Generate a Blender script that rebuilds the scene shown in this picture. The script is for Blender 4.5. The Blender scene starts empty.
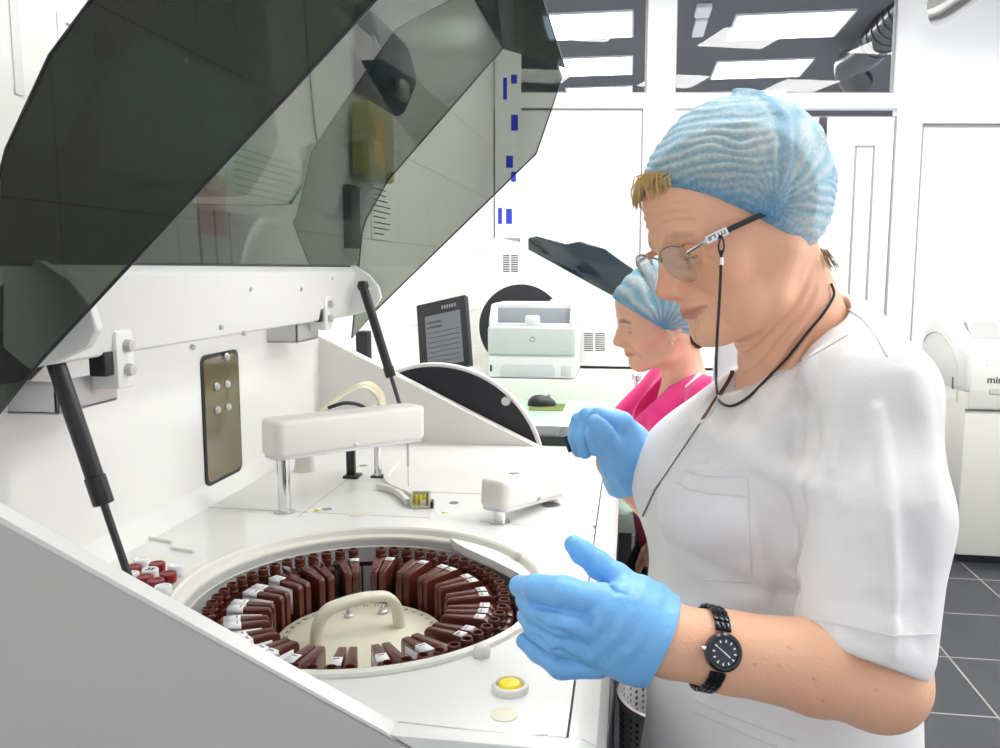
import bpy, bmesh, math, random
import numpy as np
from mathutils import Vector, Matrix
random.seed(7)
SC = bpy.context.scene
COL = SC.collection
PI = math.pi

# ------------------------------------------------------------------ camera
F = 850.0
CZ = 1.46
PSI, TH = math.radians(8.7), math.radians(7.0)
cam_d = bpy.data.cameras.new('camera')
cam = bpy.data.objects.new('camera', cam_d)
COL.objects.link(cam)
cam.location = (0, 0, CZ)
cam.rotation_euler = (PI / 2 - TH, 0, PSI)
cam_d.sensor_width = 36.0
cam_d.lens = 36.0 * F / 1000.0
cam_d.clip_start = 0.02
SC.camera = cam
_cs, _sn, _ct, _st = math.cos(PSI), math.sin(PSI), math.cos(TH), math.sin(TH)
_R = Vector((_cs, _sn, 0))
_FW = Vector((-_sn * _ct, _cs * _ct, -_st))
_U = Vector((-_sn * _st, _cs * _st, _ct))


def at(px, py, X=None, Y=None, Z=None):
    """measured place of a point of the photograph on a plane of the room"""
    d = _FW + _R * ((px - 500) / F) + _U * ((374 - py) / F)
    if Y is not None:
        t = Y / d[1]
    elif X is not None:
        t = X / d[0]
    else:
        t = (Z - CZ) / d[2]
    return Vector((d[0] * t, d[1] * t, CZ + d[2] * t))


# ------------------------------------------------------------------ materials
MATS = {}


def mat(name, col, rough=.5, metal=0., spec=.5, trans=0., emit=None, estr=0., bump=None, vcol=None, sub=0., subcol=None, coat=0., sheen=0.):
    m = bpy.data.materials.new(name)
    m.use_nodes = True
    nt = m.node_tree
    b = nt.nodes['Principled BSDF']
    b.inputs['Base Color'].default_value = (*col, 1)
    b.inputs['Roughness'].default_value = rough
    b.inputs['Metallic'].default_value = metal
    b.inputs['Specular IOR Level'].default_value = spec
    b.inputs['Coat Weight'].default_value = coat
    if sheen:
        b.inputs['Sheen Weight'].default_value = sheen
    if trans:
        b.inputs['Transmission Weight'].default_value = trans
    if emit:
        b.inputs['Emission Color'].default_value = (*emit, 1)
        b.inputs['Emission Strength'].default_value = estr
    if sub:
        b.inputs['Subsurface Weight'].default_value = sub
        b.inputs['Subsurface Radius'].default_value = subcol or (.01, .004, .002)
        b.inputs['Subsurface Scale'].default_value = 1.0
    if bump:
        sc, st, det = bump
        tc = nt.nodes.new('ShaderNodeTexCoord')
        n = nt.nodes.new('ShaderNodeTexNoise')
        n.inputs['Scale'].default_value = sc
        n.inputs['Detail'].default_value = det
        bp = nt.nodes.new('ShaderNodeBump')
        bp.inputs['Strength'].default_value = st
        bp.inputs['Distance'].default_value = .01
        nt.links.new(tc.outputs['Object'], n.inputs['Vector'])
        nt.links.new(n.outputs['Fac'], bp.inputs['Height'])
        nt.links.new(bp.outputs['Normal'], b.inputs['Normal'])
    if vcol:
        a = nt.nodes.new('ShaderNodeAttribute')
        a.attribute_name = vcol
        nt.links.new(a.outputs['Color'], b.inputs['Base Color'])
    MATS[name] = m
    return m


def srgb(r, g, b):
    f = lambda c: (c / 255 / 12.92) if c / 255 <= .04045 else ((c / 255 + .055) / 1.055) ** 2.4
    return (f(r), f(g), f(b))


def glass_mat(name, tint, rough=.02, refl=1.0, ior=1.45):
    """thin smoked sheet: tinted see-through plus mirror reflection at its surface"""
    m = bpy.data.materials.new(name)
    m.use_nodes = True
    nt = m.node_tree
    nt.nodes.clear()
    out = nt.nodes.new('ShaderNodeOutputMaterial')
    tr = nt.nodes.new('ShaderNodeBsdfTransparent')
    tr.inputs[0].default_value = (*tint, 1)
    gl = nt.nodes.new('ShaderNodeBsdfGlossy')
    gl.inputs['Roughness'].default_value = rough
    gl.inputs['Color'].default_value = (refl, refl, refl, 1)
    fr = nt.nodes.new('ShaderNodeFresnel')
    geo = nt.nodes.new('ShaderNodeNewGeometry')
    mi = nt.nodes.new('ShaderNodeMix')           # same mirror share on both faces of the thin sheet
    mi.inputs[2].default_value = ior
    mi.inputs[3].default_value = 1 / ior
    nt.links.new(geo.outputs['Backfacing'], mi.inputs[0])
    nt.links.new(mi.outputs[0], fr.inputs['IOR'])
    mx = nt.nodes.new('ShaderNodeMixShader')
    nt.links.new(fr.outputs[0], mx.inputs[0])
    nt.links.new(tr.outputs[0], mx.inputs[1])
    nt.links.new(gl.outputs[0], mx.inputs[2])
    nt.links.new(mx.outputs[0], out.inputs[0])
    MATS[name] = m
    return m


# ------------------------------------------------------------------ linking and naming
def link(name, me, material, parent=None, label=None):
    o = bpy.data.objects.new(name, me)
    COL.objects.link(o)
    if material is not None and len(me.materials) == 0:
        me.materials.append(material)
    if parent is not None:
        o.parent = parent
        o.matrix_parent_inverse = parent.matrix_world.inverted() if parent.type != 'EMPTY' else Matrix.Translation(-Vector(parent.location))
    if label:
        o['label'] = label
    return o


def thing(name, label, cat, loc=(0, 0, 0), group=None):
    o = bpy.data.objects.new(name, None)
    COL.objects.link(o)
    o.location = loc
    o.empty_display_size = .05
    tag(o, label, cat, group)
    return o


def tag(o, label, cat, group=None, kind=None):
    o['label'] = label
    o['category'] = cat
    if group:
        o['group'] = group
    if kind:
        o['kind'] = kind
    return o


def struct(o):
    o['kind'] = 'structure'
    return o


# ------------------------------------------------------------------ mesh builder
class MB:
    def __init__(self):
        self.v = []
        self.f = []
        self.sm = []

    def add(self, vs, fs, smooth=False, M=None):
        n = len(self.v)
        for p in vs:
            p = Vector(p)
            if M is not None:
                p = M @ p
            self.v.append(tuple(p))
        for f in fs:
            self.f.append(tuple(i + n for i in f))
            self.sm.append(smooth)
        return self

    def bm_add(self, bm, smooth=False, M=None):
        bm.verts.index_update()
        self.add([v.co.copy() for v in bm.verts], [[v.index for v in f.verts] for f in bm.faces], smooth, M)
        bm.free()
        return self

    def box(self, lo, hi, bev=0., seg=2, M=None):
        bm = bmesh.new()
        bmesh.ops.create_cube(bm, size=1)
        lo, hi = Vector(lo), Vector(hi)
        for v in bm.verts:
            v.co = Vector((lo[i] + (v.co[i] + .5) * (hi[i] - lo[i]) for i in range(3)))
        if bev > 0:
            bmesh.ops.bevel(bm, geom=bm.edges[:], offset=bev, segments=seg, affect='EDGES', profile=.5)
        return self.bm_add(bm, bev > 0, M)

    def prism(self, poly, a, b, axis='y', bev=0., seg=2, M=None):
        """poly: 2-D outline; axis the extrusion axis. y: (x,z) outline, x: (y,z), z: (x,y)"""
        bm = bmesh.new()
        mk = {'y': lambda p, t: (p[0], t, p[1]), 'x': lambda p, t: (t, p[0], p[1]), 'z': lambda p, t: (p[0], p[1], t)}[axis]
        v0 = [bm.verts.new(mk(p, a)) for p in poly]
        v1 = [bm.verts.new(mk(p, b)) for p in poly]
        n = len(poly)
        bm.faces.new(v0)
        bm.faces.new(v1[::-1])
        for i in range(n):
            j = (i + 1) % n
            bm.faces.new((v0[j], v0[i], v1[i], v1[j]))
        bmesh.ops.recalc_face_normals(bm, faces=bm.faces)
        if bev > 0:
            es = [e for e in bm.edges if len(e.link_faces) == 2 and e.calc_face_angle(0) > .35]
            bmesh.ops.bevel(bm, geom=es, offset=bev, segments=seg, affect='EDGES', profile=.5)
        return self.bm_add(bm, bev > 0, M)

    def sheet(self, a, b, th=.004):
        """flat solid sheet between two 3-D outlines' mean: a polygon given as points, thickened both ways"""
        pts = [Vector(p) for p in a]
        nrm = Vector((0, 0, 0))
        for i in range(len(pts)):
            p, q = pts[i], pts[(i + 1) % len(pts)]
            nrm += p.cross(q)
        nrm.normalize()
        n = len(pts)
        vs = [p + nrm * th / 2 for p in pts] + [p - nrm * th / 2 for p in pts]
        fs = [list(range(n)), list(range(2 * n - 1, n - 1, -1))]
        for i in range(n):
            j = (i + 1) % n
            fs.append((i, i + n, j + n, j))
        return self.add(vs, fs)

    def tube(self, pts, r, n=10, caps=True, closed=False, M=None):
        pts = [Vector(p) for p in pts]
        if not hasattr(r, '__len__'):
            r = [r] * len(pts)
        vs, fs = [], []
        m = len(pts)
        prev = None
        for i, p in enumerate(pts):
            if closed:
                t = pts[(i + 1) % m] - pts[i - 1]
            else:
                t = pts[min(i + 1, m - 1)] - pts[max(i - 1, 0)]
            t.normalize()
            if prev is None:
                u = t.orthogonal().normalized()
            else:
                u = prev - t * prev.dot(t)
                if u.length < 1e-6:
                    u = t.orthogonal()
                u.normalize()
            prev = u
            w = t.cross(u)
            for k in range(n):
                a = 2 * PI * k / n
                vs.append(p + (u * math.cos(a) + w * math.sin(a)) * r[i])
        for i in range(m if closed else m - 1):
            i2 = (i + 1) % m
            for k in range(n):
                k2 = (k + 1) % n
                fs.append((i * n + k, i * n + k2, i2 * n + k2, i2 * n + k))
        if caps and not closed:
            fs.append(tuple(range(n))[::-1])
            fs.append(tuple(range((m - 1) * n, m * n)))
        return self.add(vs, fs, True, M)

    def lathe(self, prof, n=32, c=(0, 0, 0), M=None, cap=True, smooth=True):
        """prof: list of (r, z); revolved about z through c"""
        vs, fs = [], []
        for r, z in prof:
            for k in range(n):
                a = 2 * PI * k / n
                vs.append((c[0] + r * math.cos(a), c[1] + r * math.sin(a), c[2] + z))
        for i in range(len(prof) - 1):
            for k in range(n):
                k2 = (k + 1) % n
                fs.append((i * n + k, i * n + k2, (i + 1) * n + k2, (i + 1) * n + k))
        if cap:
            fs.append(tuple(range(n))[::-1])
            fs.append(tuple(range((len(prof) - 1) * n, len(prof) * n)))
        return self.add(vs, fs, smooth, M)

    def ribbon(self, pts, ups, w, th):
        """strip along pts lying on a surface; ups: surface normals; w width, th thickness"""
        vs, fs = [], []
        m = len(pts)
        for i in range(m):
            t = (Vector(pts[min(i + 1, m - 1)]) - Vector(pts[max(i - 1, 0)])).normalized()
            n_ = Vector(ups[i]).normalized()
            s = t.cross(n_).normalized()
            p = Vector(pts[i])
            vs += [p + s * w / 2 + n_ * th, p - s * w / 2 + n_ * th, p - s * w / 2 - n_ * th, p + s * w / 2 - n_ * th]
        for i in range(m - 1):
            for k in range(4):
                k2 = (k + 1) % 4
                fs.append((i * 4 + k, i * 4 + k2, i * 4 + 4 + k2, i * 4 + 4 + k))
        fs.append((3, 2, 1, 0))
        fs.append(tuple((m - 1) * 4 + k for k in range(4)))
        return self.add(vs, fs, True)

    def mesh(self, name):
        me = bpy.data.meshes.new(name)
        me.from_pydata(self.v, [], self.f)
        me.polygons.foreach_set('use_smooth', self.sm)
        bm = bmesh.new()
        bm.from_mesh(me)
        bmesh.ops.recalc_face_normals(bm, faces=bm.faces)
        bm.to_mesh(me)
        bm.free()
        me.set_sharp_from_angle(angle=math.radians(38))
        me.update()
        return me

    def build(self, name, material, parent=None, label=None):
        return link(name, self.mesh(name), material, parent, label)


def curve_pts(pts, n=8, closed=False):
    """Catmull-Rom through pts"""
    P = [Vector(p) for p in pts]
    out = []
    m = len(P)
    rng = range(m if closed else m - 1)
    for i in rng:
        if closed:
            a, b, c, d = P[i - 1], P[i], P[(i + 1) % m], P[(i + 2) % m]
        else:
            a, b, c, d = P[max(i - 1, 0)], P[i], P[i + 1], P[min(i + 2, m - 1)]
        for k in range(n):
            t = k / n
            out.append(.5 * ((2 * b) + (c - a) * t + (2 * a - 5 * b + 4 * c - d) * t * t + (3 * b - a - 3 * c + d) * t ** 3))
    if not closed:
        out.append(P[-1])
    return out


def text_obj(name, body, size, M, material, parent=None, depth=.0004, align='CENTER', label=None, bold=0.):
    cu = bpy.data.curves.new(name, 'FONT')
    cu.body = body
    cu.size = size
    cu.extrude = depth
    cu.offset = bold
    cu.align_x = align
    cu.align_y = 'CENTER'
    tmp = bpy.data.objects.new(name + '_tmp', cu)
    COL.objects.link(tmp)
    dg = bpy.context.evaluated_depsgraph_get()
    me = bpy.data.meshes.new_from_object(tmp.evaluated_get(dg))
    bpy.data.objects.remove(tmp)
    me.transform(M)
    me.name = name
    me.materials.clear()
    return link(name, me, material, parent, label)


def frame(o, x, y):
    """matrix whose local x,y,z axes are x, y, x cross y, at o"""
    x = Vector(x).normalized()
    z = x.cross(Vector(y)).normalized()
    y = z.cross(x)
    return Matrix(((x[0], y[0], z[0], o[0]), (x[1], y[1], z[1], o[1]), (x[2], y[2], z[2], o[2]), (0, 0, 0, 1)))


# ------------------------------------------------------------------ implicit surfaces for bodies and cloth
def V3(p):
    return np.array(p, dtype=np.float32)


def smin(a, b, k):
    h = np.maximum(k - np.abs(a - b), 0) / k
    return np.minimum(a, b) - h * h * k * .25


def smax(a, b, k):
    return -smin(-a, -b, k)


def s_sph(P, c, r):
    return np.linalg.norm(P - V3(c), axis=1) - r


def s_ell(P, c, r, A=None):
    """ellipsoid; A rows are its axes"""
    q = P - V3(c)
    if A is not None:
        q = q @ np.array(A, dtype=np.float32).T
    r = V3(r)
    k0 = np.linalg.norm(q / r, axis=1)
    k1 = np.linalg.norm(q / (r * r), axis=1)
    return k0 * (k0 - 1) / np.maximum(k1, 1e-6)


def s_cap(P, a, b, ra, rb=None):
    if rb is None:
        rb = ra
    a, b = V3(a), V3(b)
    pa, ba = P - a, b - a
    h = np.clip((pa @ ba) / max(float(ba @ ba), 1e-9), 0, 1)
    return np.linalg.norm(pa - h[:, None] * ba, axis=1) - (ra + (rb - ra) * h)


def s_chain(P, pts, rs, k=.004):
    d = None
    for i in range(len(pts) - 1):
        e = s_cap(P, pts[i], pts[i + 1], rs[i], rs[i + 1])
        d = e if d is None else smin(d, e, k)
    return d


def sdf_mesh(f, lo, hi, res, colf=None, name='surface', relax=1):
    lo = np.array(lo, dtype=np.float32)
    hi = np.array(hi, dtype=np.float32)
    B = 8
    nb = np.ceil((hi - lo) / (res * B)).astype(int)
    n = nb * B + 1
    ctr = [lo[i] + (np.arange(nb[i]) + .5) * B * res for i in range(3)]
    G = np.stack(np.meshgrid(*ctr, indexing='ij'), -1).reshape(-1, 3).astype(np.float32)
    d = f(G).reshape(nb)
    rad = B * res * .87 * 1.5 + res * 2
    D = np.empty(tuple(n), dtype=np.float32)
    full = np.repeat(np.repeat(np.repeat(d, B, 0), B, 1), B, 2)
    D[:-1, :-1, :-1] = full
    D[-1] = 1
    D[:, -1] = 1
    D[:, :, -1] = 1
    act = np.argwhere(np.abs(d) < rad)
    off = np.stack(np.meshgrid(*[np.arange(B)] * 3, indexing='ij'), -1).reshape(-1, 3)
    for s in range(0, len(act), 2048):
        ab = act[s:s + 2048]
        I = (ab[:, None, :] * B + off[None]).reshape(-1, 3)
        P = lo + I.astype(np.float32) * res
        D[I[:, 0], I[:, 1], I[:, 2]] = f(P)
    # keep the outer shell outside
    D[0] = np.abs(D[0]) + 1e-4
    D[:, 0] = np.abs(D[:, 0]) + 1e-4
    D[:, :, 0] = np.abs(D[:, :, 0]) + 1e-4
    S = D < 0
    c = np.zeros(tuple(n - 1), dtype=np.uint8)
    for dx in (0, 1):
        for dy in (0, 1):
            for dz in (0, 1):
                c += S[dx:n[0] - 1 + dx, dy:n[1] - 1 + dy, dz:n[2] - 1 + dz]
    cells = np.argwhere((c > 0) & (c < 8))
    idx = np.full(tuple(n - 1), -1, dtype=np.int32)
    idx[cells[:, 0], cells[:, 1], cells[:, 2]] = np.arange(len(cells))
    cor = [(dx, dy, dz) for dx in (0, 1) for dy in (0, 1) for dz in (0, 1)]
    val = np.stack([D[cells[:, 0] + a, cells[:, 1] + b, cells[:, 2] + e] for a, b, e in cor], 1)
    acc = np.zeros((len(cells), 3), dtype=np.float32)
    cnt = np.zeros(len(cells), dtype=np.float32)
    for i in range(8):
        for j in range(i + 1, 8):
            if sum(abs(cor[i][k] - cor[j][k]) for k in range(3)) != 1:
                continue
            m = (val[:, i] < 0) != (val[:, j] < 0)
            t = np.where(m, val[:, i] / np.where(m, val[:, i] - val[:, j], 1), 0)
            p = V3(cor[i])[None] + t[:, None] * (V3(cor[j]) - V3(cor[i]))[None]
            acc += np.where(m[:, None], p, 0)
            cnt += m
    P = lo + (cells + acc / np.maximum(cnt, 1)[:, None]) * res
    quads = []
    for ax in range(3):
        u, v = (ax + 1) % 3, (ax + 2) % 3
        sl0 = [slice(1, n[i] - 1) for i in range(3)]
        sl1 = [slice(1, n[i] - 1) for i in range(3)]
        sl0[ax] = slice(0, n[ax] - 1)
        sl1[ax] = slice(1, n[ax])
        a, b = S[tuple(sl0)], S[tuple(sl1)]
        E = np.argwhere(a != b)
        if not len(E):
            continue
        base = np.array([1, 1, 1])
        base[ax] = 0
        flip = a[E[:, 0], E[:, 1], E[:, 2]]
        I = E + base
        du = np.zeros(3, int)
        du[u] = 1
        dv = np.zeros(3, int)
        dv[v] = 1
        q = [I, I - du, I - du - dv, I - dv]
        q = np.stack([idx[k[:, 0], k[:, 1], k[:, 2]] for k in q], 1)
        q[~flip] = q[~flip][:, ::-1]
        quads.append(q)
    Q = np.concatenate(quads)
    Q = Q[(Q >= 0).all(1)]
    # one step onto the surface
    for _ in range(relax):
        h = res * .5
        d0 = f(P)
        g = np.stack([f(P + V3([h if k == i else 0 for k in range(3)])) - d0 for i in range(3)], 1) / h
        gl = np.maximum((g * g).sum(1), .2)
        P = P - np.clip((d0 / gl), -res * .6, res * .6)[:, None] * g
    me = bpy.data.meshes.new(name)
    me.vertices.add(len(P))
    me.vertices.foreach_set('co', P.astype(np.float32).ravel())
    me.loops.add(len(Q) * 4)
    me.loops.foreach_set('vertex_index', Q.astype(np.int32).ravel())
    me.polygons.add(len(Q))
    me.polygons.foreach_set('loop_start', np.arange(0, len(Q) * 4, 4, dtype=np.int32))
    me.polygons.foreach_set('loop_total', np.full(len(Q), 4, dtype=np.int32))
    me.polygons.foreach_set('use_smooth', np.ones(len(Q), dtype=bool))
    me.update(calc_edges=True)
    me.validate()
    if colf is not None:
        a = me.color_attributes.new('Col', 'FLOAT_COLOR', 'POINT')
        co = np.empty(len(me.vertices) * 3, dtype=np.float32)
        me.vertices.foreach_get('co', co)
        C = colf(co.reshape(-1, 3))
        a.data.foreach_set('color', np.concatenate([C, np.ones((len(C), 1))], 1).astype(np.float32).ravel())
    return me


def march(f, px, py, t0=.4, t1=4.0):
    """where the sight line through a point of the photograph meets an implicit surface"""
    d = np.array(_FW + _R * ((px - 500) / F) + _U * ((374 - py) / F), dtype=np.float32)
    d /= np.linalg.norm(d)
    o = np.array((0, 0, CZ), dtype=np.float32)
    t = t0
    for _ in range(200):
        p = (o + d * t)[None]
        v = float(f(p)[0])
        if abs(v) < .0004:
            break
        t += v * .7
        if t > t1:
            return None, None
    h = .002
    g = np.array([float(f(p + V3([[h if k == i else 0 for k in range(3)]]))[0] - f(p - V3([[h if k == i else 0 for k in range(3)]]))[0]) for i in range(3)])
    return Vector(p[0].tolist()), Vector(g.tolist()).normalized()


def noise3(P, s, seed=0):
    """cheap smooth pseudo-noise in [-1,1] from a few sines"""
    rs = np.random.RandomState(seed)
    out = np.zeros(len(P), dtype=np.float32)
    for i in range(5):
        k = rs.normal(size=3).astype(np.float32)
        k = k / np.linalg.norm(k) * s * (0.7 + .6 * rs.rand())
        out += np.sin(P @ k + rs.rand() * 6.28).astype(np.float32)
    return out / 2.6
# ------------------------------------------------------------------ material palette
white = mat('white_enamel', (.82, .82, .80), .38, coat=.15)
white2 = mat('white_deck', (.84, .84, .815), .32, coat=.2)
offwhite = mat('off_white_plastic', (.74, .73, .69), .42)
cream = mat('cream_plastic', (.76, .73, .58), .4)
cream2 = mat('cream_rim', (.80, .79, .72), .35)
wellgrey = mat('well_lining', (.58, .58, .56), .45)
greyside = mat('shaded_side_enamel', (.53, .525, .51), .45)  # near side's shade is put into this colour, darker than the white enamel
seam_m = mat('seam_dark', (.10, .10, .10), .7)
seam_l = mat('seam_pale', (.55, .53, .47), .6)
black = mat('black_plastic', (.012, .013, .016), .35)
blackgl = mat('black_gloss', (.008, .009, .011), .12)
blackmat = mat('black_matte', (.010, .011, .016), .6)
chrome = mat('chrome', (.72, .72, .74), .12, 1.0)
steel = mat('brushed_steel', (.55, .55, .56), .32, 1.0)
alu = mat('dull_aluminium', (.62, .62, .63), .55, 1.0)
wallwhite = mat('partition_white', (.88, .89, .91), .5)
brown = mat('brown_bottle', srgb(88, 40, 29), .26)
brown_in = mat('brown_bottle_inside', srgb(45, 16, 12), .5)
paper = mat('paper', (.86, .86, .87), .7)
ink = mat('ink', (.03, .03, .035), .7)
inkgrey = mat('grey_ink', (.25, .25, .26), .7)
blue_ink = mat('blue_label', srgb(30, 50, 200), .5)
yellow = mat('yellow_button', srgb(250, 225, 20), .3)
yellowlab = mat('yellow_label', srgb(215, 200, 40), .5)
redcap = mat('red_cap', srgb(130, 14, 20), .35)
greentop = mat('pale_green_top', srgb(196, 228, 208), .2)
clearp = glass_mat('clear_plastic', (.90, .91, .90), .08, 1.0, 1.4)
G_near = glass_mat('smoked_side', (.33, .36, .33), .015, .9, 1.33)  # one acrylic; tints differ by sheet, reflected light put into the colour
G_main = glass_mat('smoked_top', (.33, .35, .33), .015, .9, 1.33)
G_far = glass_mat('smoked_end', (.49, .505, .48), .015, .9, 1.33)
G_front = glass_mat('smoked_front', (.15, .175, .19), .015, .4, 1.4)
G_slot = glass_mat('smoked_slot', (.50, .49, .43), .03, .8, 1.35)
lidedge = mat('lid_edge_dark', (.02, .022, .03), .3)

# ------------------------------------------------------------------ floor
fm = bpy.data.materials.new('dark_floor_tiles')
fm.use_nodes = True
nt = fm.node_tree
b = nt.nodes['Principled BSDF']
tc = nt.nodes.new('ShaderNodeTexCoord')
mp = nt.nodes.new('ShaderNodeMapping')
mp.inputs['Location'].default_value = (-1.22 + .445 * 4, -2.85 + .445 * 8, 0)
br = nt.nodes.new('ShaderNodeTexBrick')
br.offset = 0
br.inputs['Color1'].default_value = (*srgb(54, 56, 63), 1)
br.inputs['Color2'].default_value = (*srgb(50, 52, 59), 1)
br.inputs['Mortar'].default_value = (*srgb(150, 145, 140), 1)
br.inputs['Scale'].default_value = 1
br.inputs['Mortar Size'].default_value = .004
br.inputs['Mortar Smooth'].default_value = .3
br.inputs['Brick Width'].default_value = .445
br.inputs['Row Height'].default_value = .445
nt.links.new(tc.outputs['Object'], mp.inputs[0])
nt.links.new(mp.outputs[0], br.inputs[0])
nz = nt.nodes.new('ShaderNodeTexNoise')
nz.inputs['Scale'].default_value = 9
nz.inputs['Detail'].default_value = 6
mr = nt.nodes.new('ShaderNodeMapRange')
mr.inputs[3].default_value = .8
mr.inputs[4].default_value = 1.2
mul = nt.nodes.new('ShaderNodeMix')
mul.data_type = 'RGBA'
mul.blend_type = 'MULTIPLY'
mul.inputs[0].default_value = 1
nt.links.new(tc.outputs['Object'], nz.inputs[0])
nt.links.new(nz.outputs[0], mr.inputs[0])
nt.links.new(br.outputs[0], mul.inputs[6])
nt.links.new(mr.outputs[0], mul.inputs[7])
nt.links.new(mul.outputs[2], b.inputs['Base Color'])
b.inputs['Roughness'].default_value = .42
floor = struct(MB().box((-1.3, -1.6, -.1), (4.2, 12, 0)).build('floor', fm))

# ------------------------------------------------------------------ left wall, large pale tiles
tm = bpy.data.materials.new('pale_wall_tiles')
tm.use_nodes = True
nt = tm.node_tree
b = nt.nodes['Principled BSDF']
tc = nt.nodes.new('ShaderNodeTexCoord')
sp = nt.nodes.new('ShaderNodeSeparateXYZ')
cb = nt.nodes.new('ShaderNodeCombineXYZ')
mp = nt.nodes.new('ShaderNodeMapping')
mp.inputs['Location'].default_value = (0, -1.934 + .362 * 8, 0)
br = nt.nodes.new('ShaderNodeTexBrick')
br.offset = 0
br.inputs['Color1'].default_value = (.86, .85, .82, 1)
br.inputs['Color2'].default_value = (.84, .83, .79, 1)
br.inputs['Mortar'].default_value = (.52, .50, .46, 1)
br.inputs['Scale'].default_value = 1
br.inputs['Mortar Size'].default_value = .0022
br.inputs['Mortar Smooth'].default_value = .3
br.inputs['Brick Width'].default_value = .5
br.inputs['Row Height'].default_value = .362
nt.links.new(tc.outputs['Object'], sp.inputs[0])
nt.links.new(sp.outputs[1], cb.inputs[0])
nt.links.new(sp.outputs[2], cb.inputs[1])
nt.links.new(cb.outputs[0], mp.inputs[0])
nt.links.new(mp.outputs[0], br.inputs[0])
nt.links.new(br.outputs[0], b.inputs['Base Color'])
b.inputs['Roughness'].default_value = .3
WX = -.96
struct(MB().box((WX - .12, -1.6, 0), (WX, 6.1, 3.46)).build('wall_left', tm))
# glowing window added on the right-hand wall, outside the frame, to brighten the sleeve
wf = MB()
for q in ((.2, .95, .26, 2.55), (2.94, .95, 3.0, 2.55), (.2, .95, 3.0, 1.01), (.2, 2.49, 3.0, 2.55), (1.57, .95, 1.63, 2.55)):
    wf.box((4.06, q[0], q[1]), (4.11, q[2], q[3]))
w3 = struct(wf.build('window_3', wallwhite))
struct(MB().box((4.085, .24, .99), (4.095, 2.96, 2.51)).build('added_glow_pane', mat('side_fill_glow', (1, 1, 1), .5, emit=(.95, .98, 1), estr=3.6), w3))
ceil_m = mat('ceiling_white', (.8, .8, .8), .8)
struct(MB().box((-1.1, -1.6, 3.46), (4.2, 6.3, 3.54)).build('ceiling', ceil_m))
struct(MB().box((4.1, -1.6, 0), (4.2, 6.8, 3.46)).build('wall_right', wallwhite))

# ------------------------------------------------------------------ back partition (stands a little askew to the machine)
WA = math.radians(9)
WO = Vector((WX, 6.0, 0))
WU = Vector((math.cos(WA), math.sin(WA), 0))
WN = Vector((math.sin(WA), -math.cos(WA), 0))
WM = Matrix(((WU[0], -WN[0], 0, WO[0]), (WU[1], -WN[1], 0, WO[1]), (0, 0, 1, 0), (0, 0, 0, 1)))   # x along the wall, y away from us, z up


def wp(px, py, off=0.):
    d = _FW + _R * ((px - 500) / F) + _U * ((374 - py) / F)
    o = Vector((0, 0, CZ))
    t = ((WO + WN * off) - o).dot(WN) / d.dot(WN)
    p = o + d * t
    return ((p - WO).dot(WU), p.z)


def wbox(mb, s0, z0, s1, z1, y0, y1, bev=0.):
    return mb.box((s0, y0, z0), (s1, y1, z1), bev, 2, WM)


sL1 = wp(648, 50)[0]
sM0 = wp(676, 50)[0]
sM1 = wp(897, 50)[0]
sR0 = wp(924, 50)[0]
zT = wp(600, 93)[1]          # lower edge of the panes
zR = wp(600, 108)[1]         # top of the panels below
sE = 4.9
CEI = 3.46
mb = MB()
wbox(mb, 0, zR, sE, zT, 0, .08)                    # transom rail
wbox(mb, sL1, zT, sM0, CEI, 0, .08)                # mullions
wbox(mb, sM1, zT, sR0, CEI, 0, .08)
wbox(mb, 0, 3.36, sE, CEI, 0, .08)
wbox(mb, 0, zT, .12, CEI, 0, .08)
sD0, sD1 = wp(690, 300)[0], wp(893, 200)[0]
# lower field: fixed panel left, posts beside the door, fixed panel right
wbox(mb, 0, 0, sL1 - .02, zR, .03, .08)
wbox(mb, sL1 - .02, 0, sM0, zR, 0, .08)
wbox(mb, sM0, 0, sD0, zR, .03, .08)
wbox(mb, sD1, 0, sR0 + .02, zR, 0, .08)
wbox(mb, sR0 + .02, 0, sE, zR - .1, .03, .08)
wbox(mb, sR0 + .02, zR - .1, sE, zR, 0, .08)
wbox(mb, sR0, zT, sE, 3.4, .03, .08)
struct(mb.build('wall_back', wallwhite))
gask = mat('grey_gasket', (.35, .35, .36), .7)


def outline(name, s0, z0, s1, z1, w=.008, y=-.002):
    m_ = MB()
    wbox(m_, s0, z0, s0 + w, z1, y, y + .04)
    wbox(m_, s1 - w, z0, s1, z1, y, y + .04)
    wbox(m_, s0, z1 - w, s1, z1, y, y + .04)
    return struct(m_.build(name, gask))


outline('trim_1', wp(519, 150)[0], .02, sL1 - .02, zR, .008, .022)
outline('trim_2', sR0 + .02, .02, sE - .1, zR - .1, .024, .024)
outline('trim_3', sR0 - .002, zT + .02, sE - .1, 3.38, .014, .026)
# window panes above
pane = glass_mat('pane_glass', (.93, .94, .95), .01, .8, 1.35)
for i, (a, c) in enumerate(((.12, sL1), (sM0, sM1))):
    fr_ = MB()
    for q in ((a, zT, c, zT + .012), (a, 3.345, c, 3.36), (a, zT, a + .012, 3.36), (c - .012, zT, c, 3.36)):
        wbox(fr_, q[0], q[1], q[2], q[3], .025, .05)
    w_ = struct(fr_.build('window_%d' % (i + 1), gask))
    g_ = MB()
    wbox(g_, a + .01, zT + .01, c - .01, 3.35, .035, .040)
    g_.build('pane', pane, w_)
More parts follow.
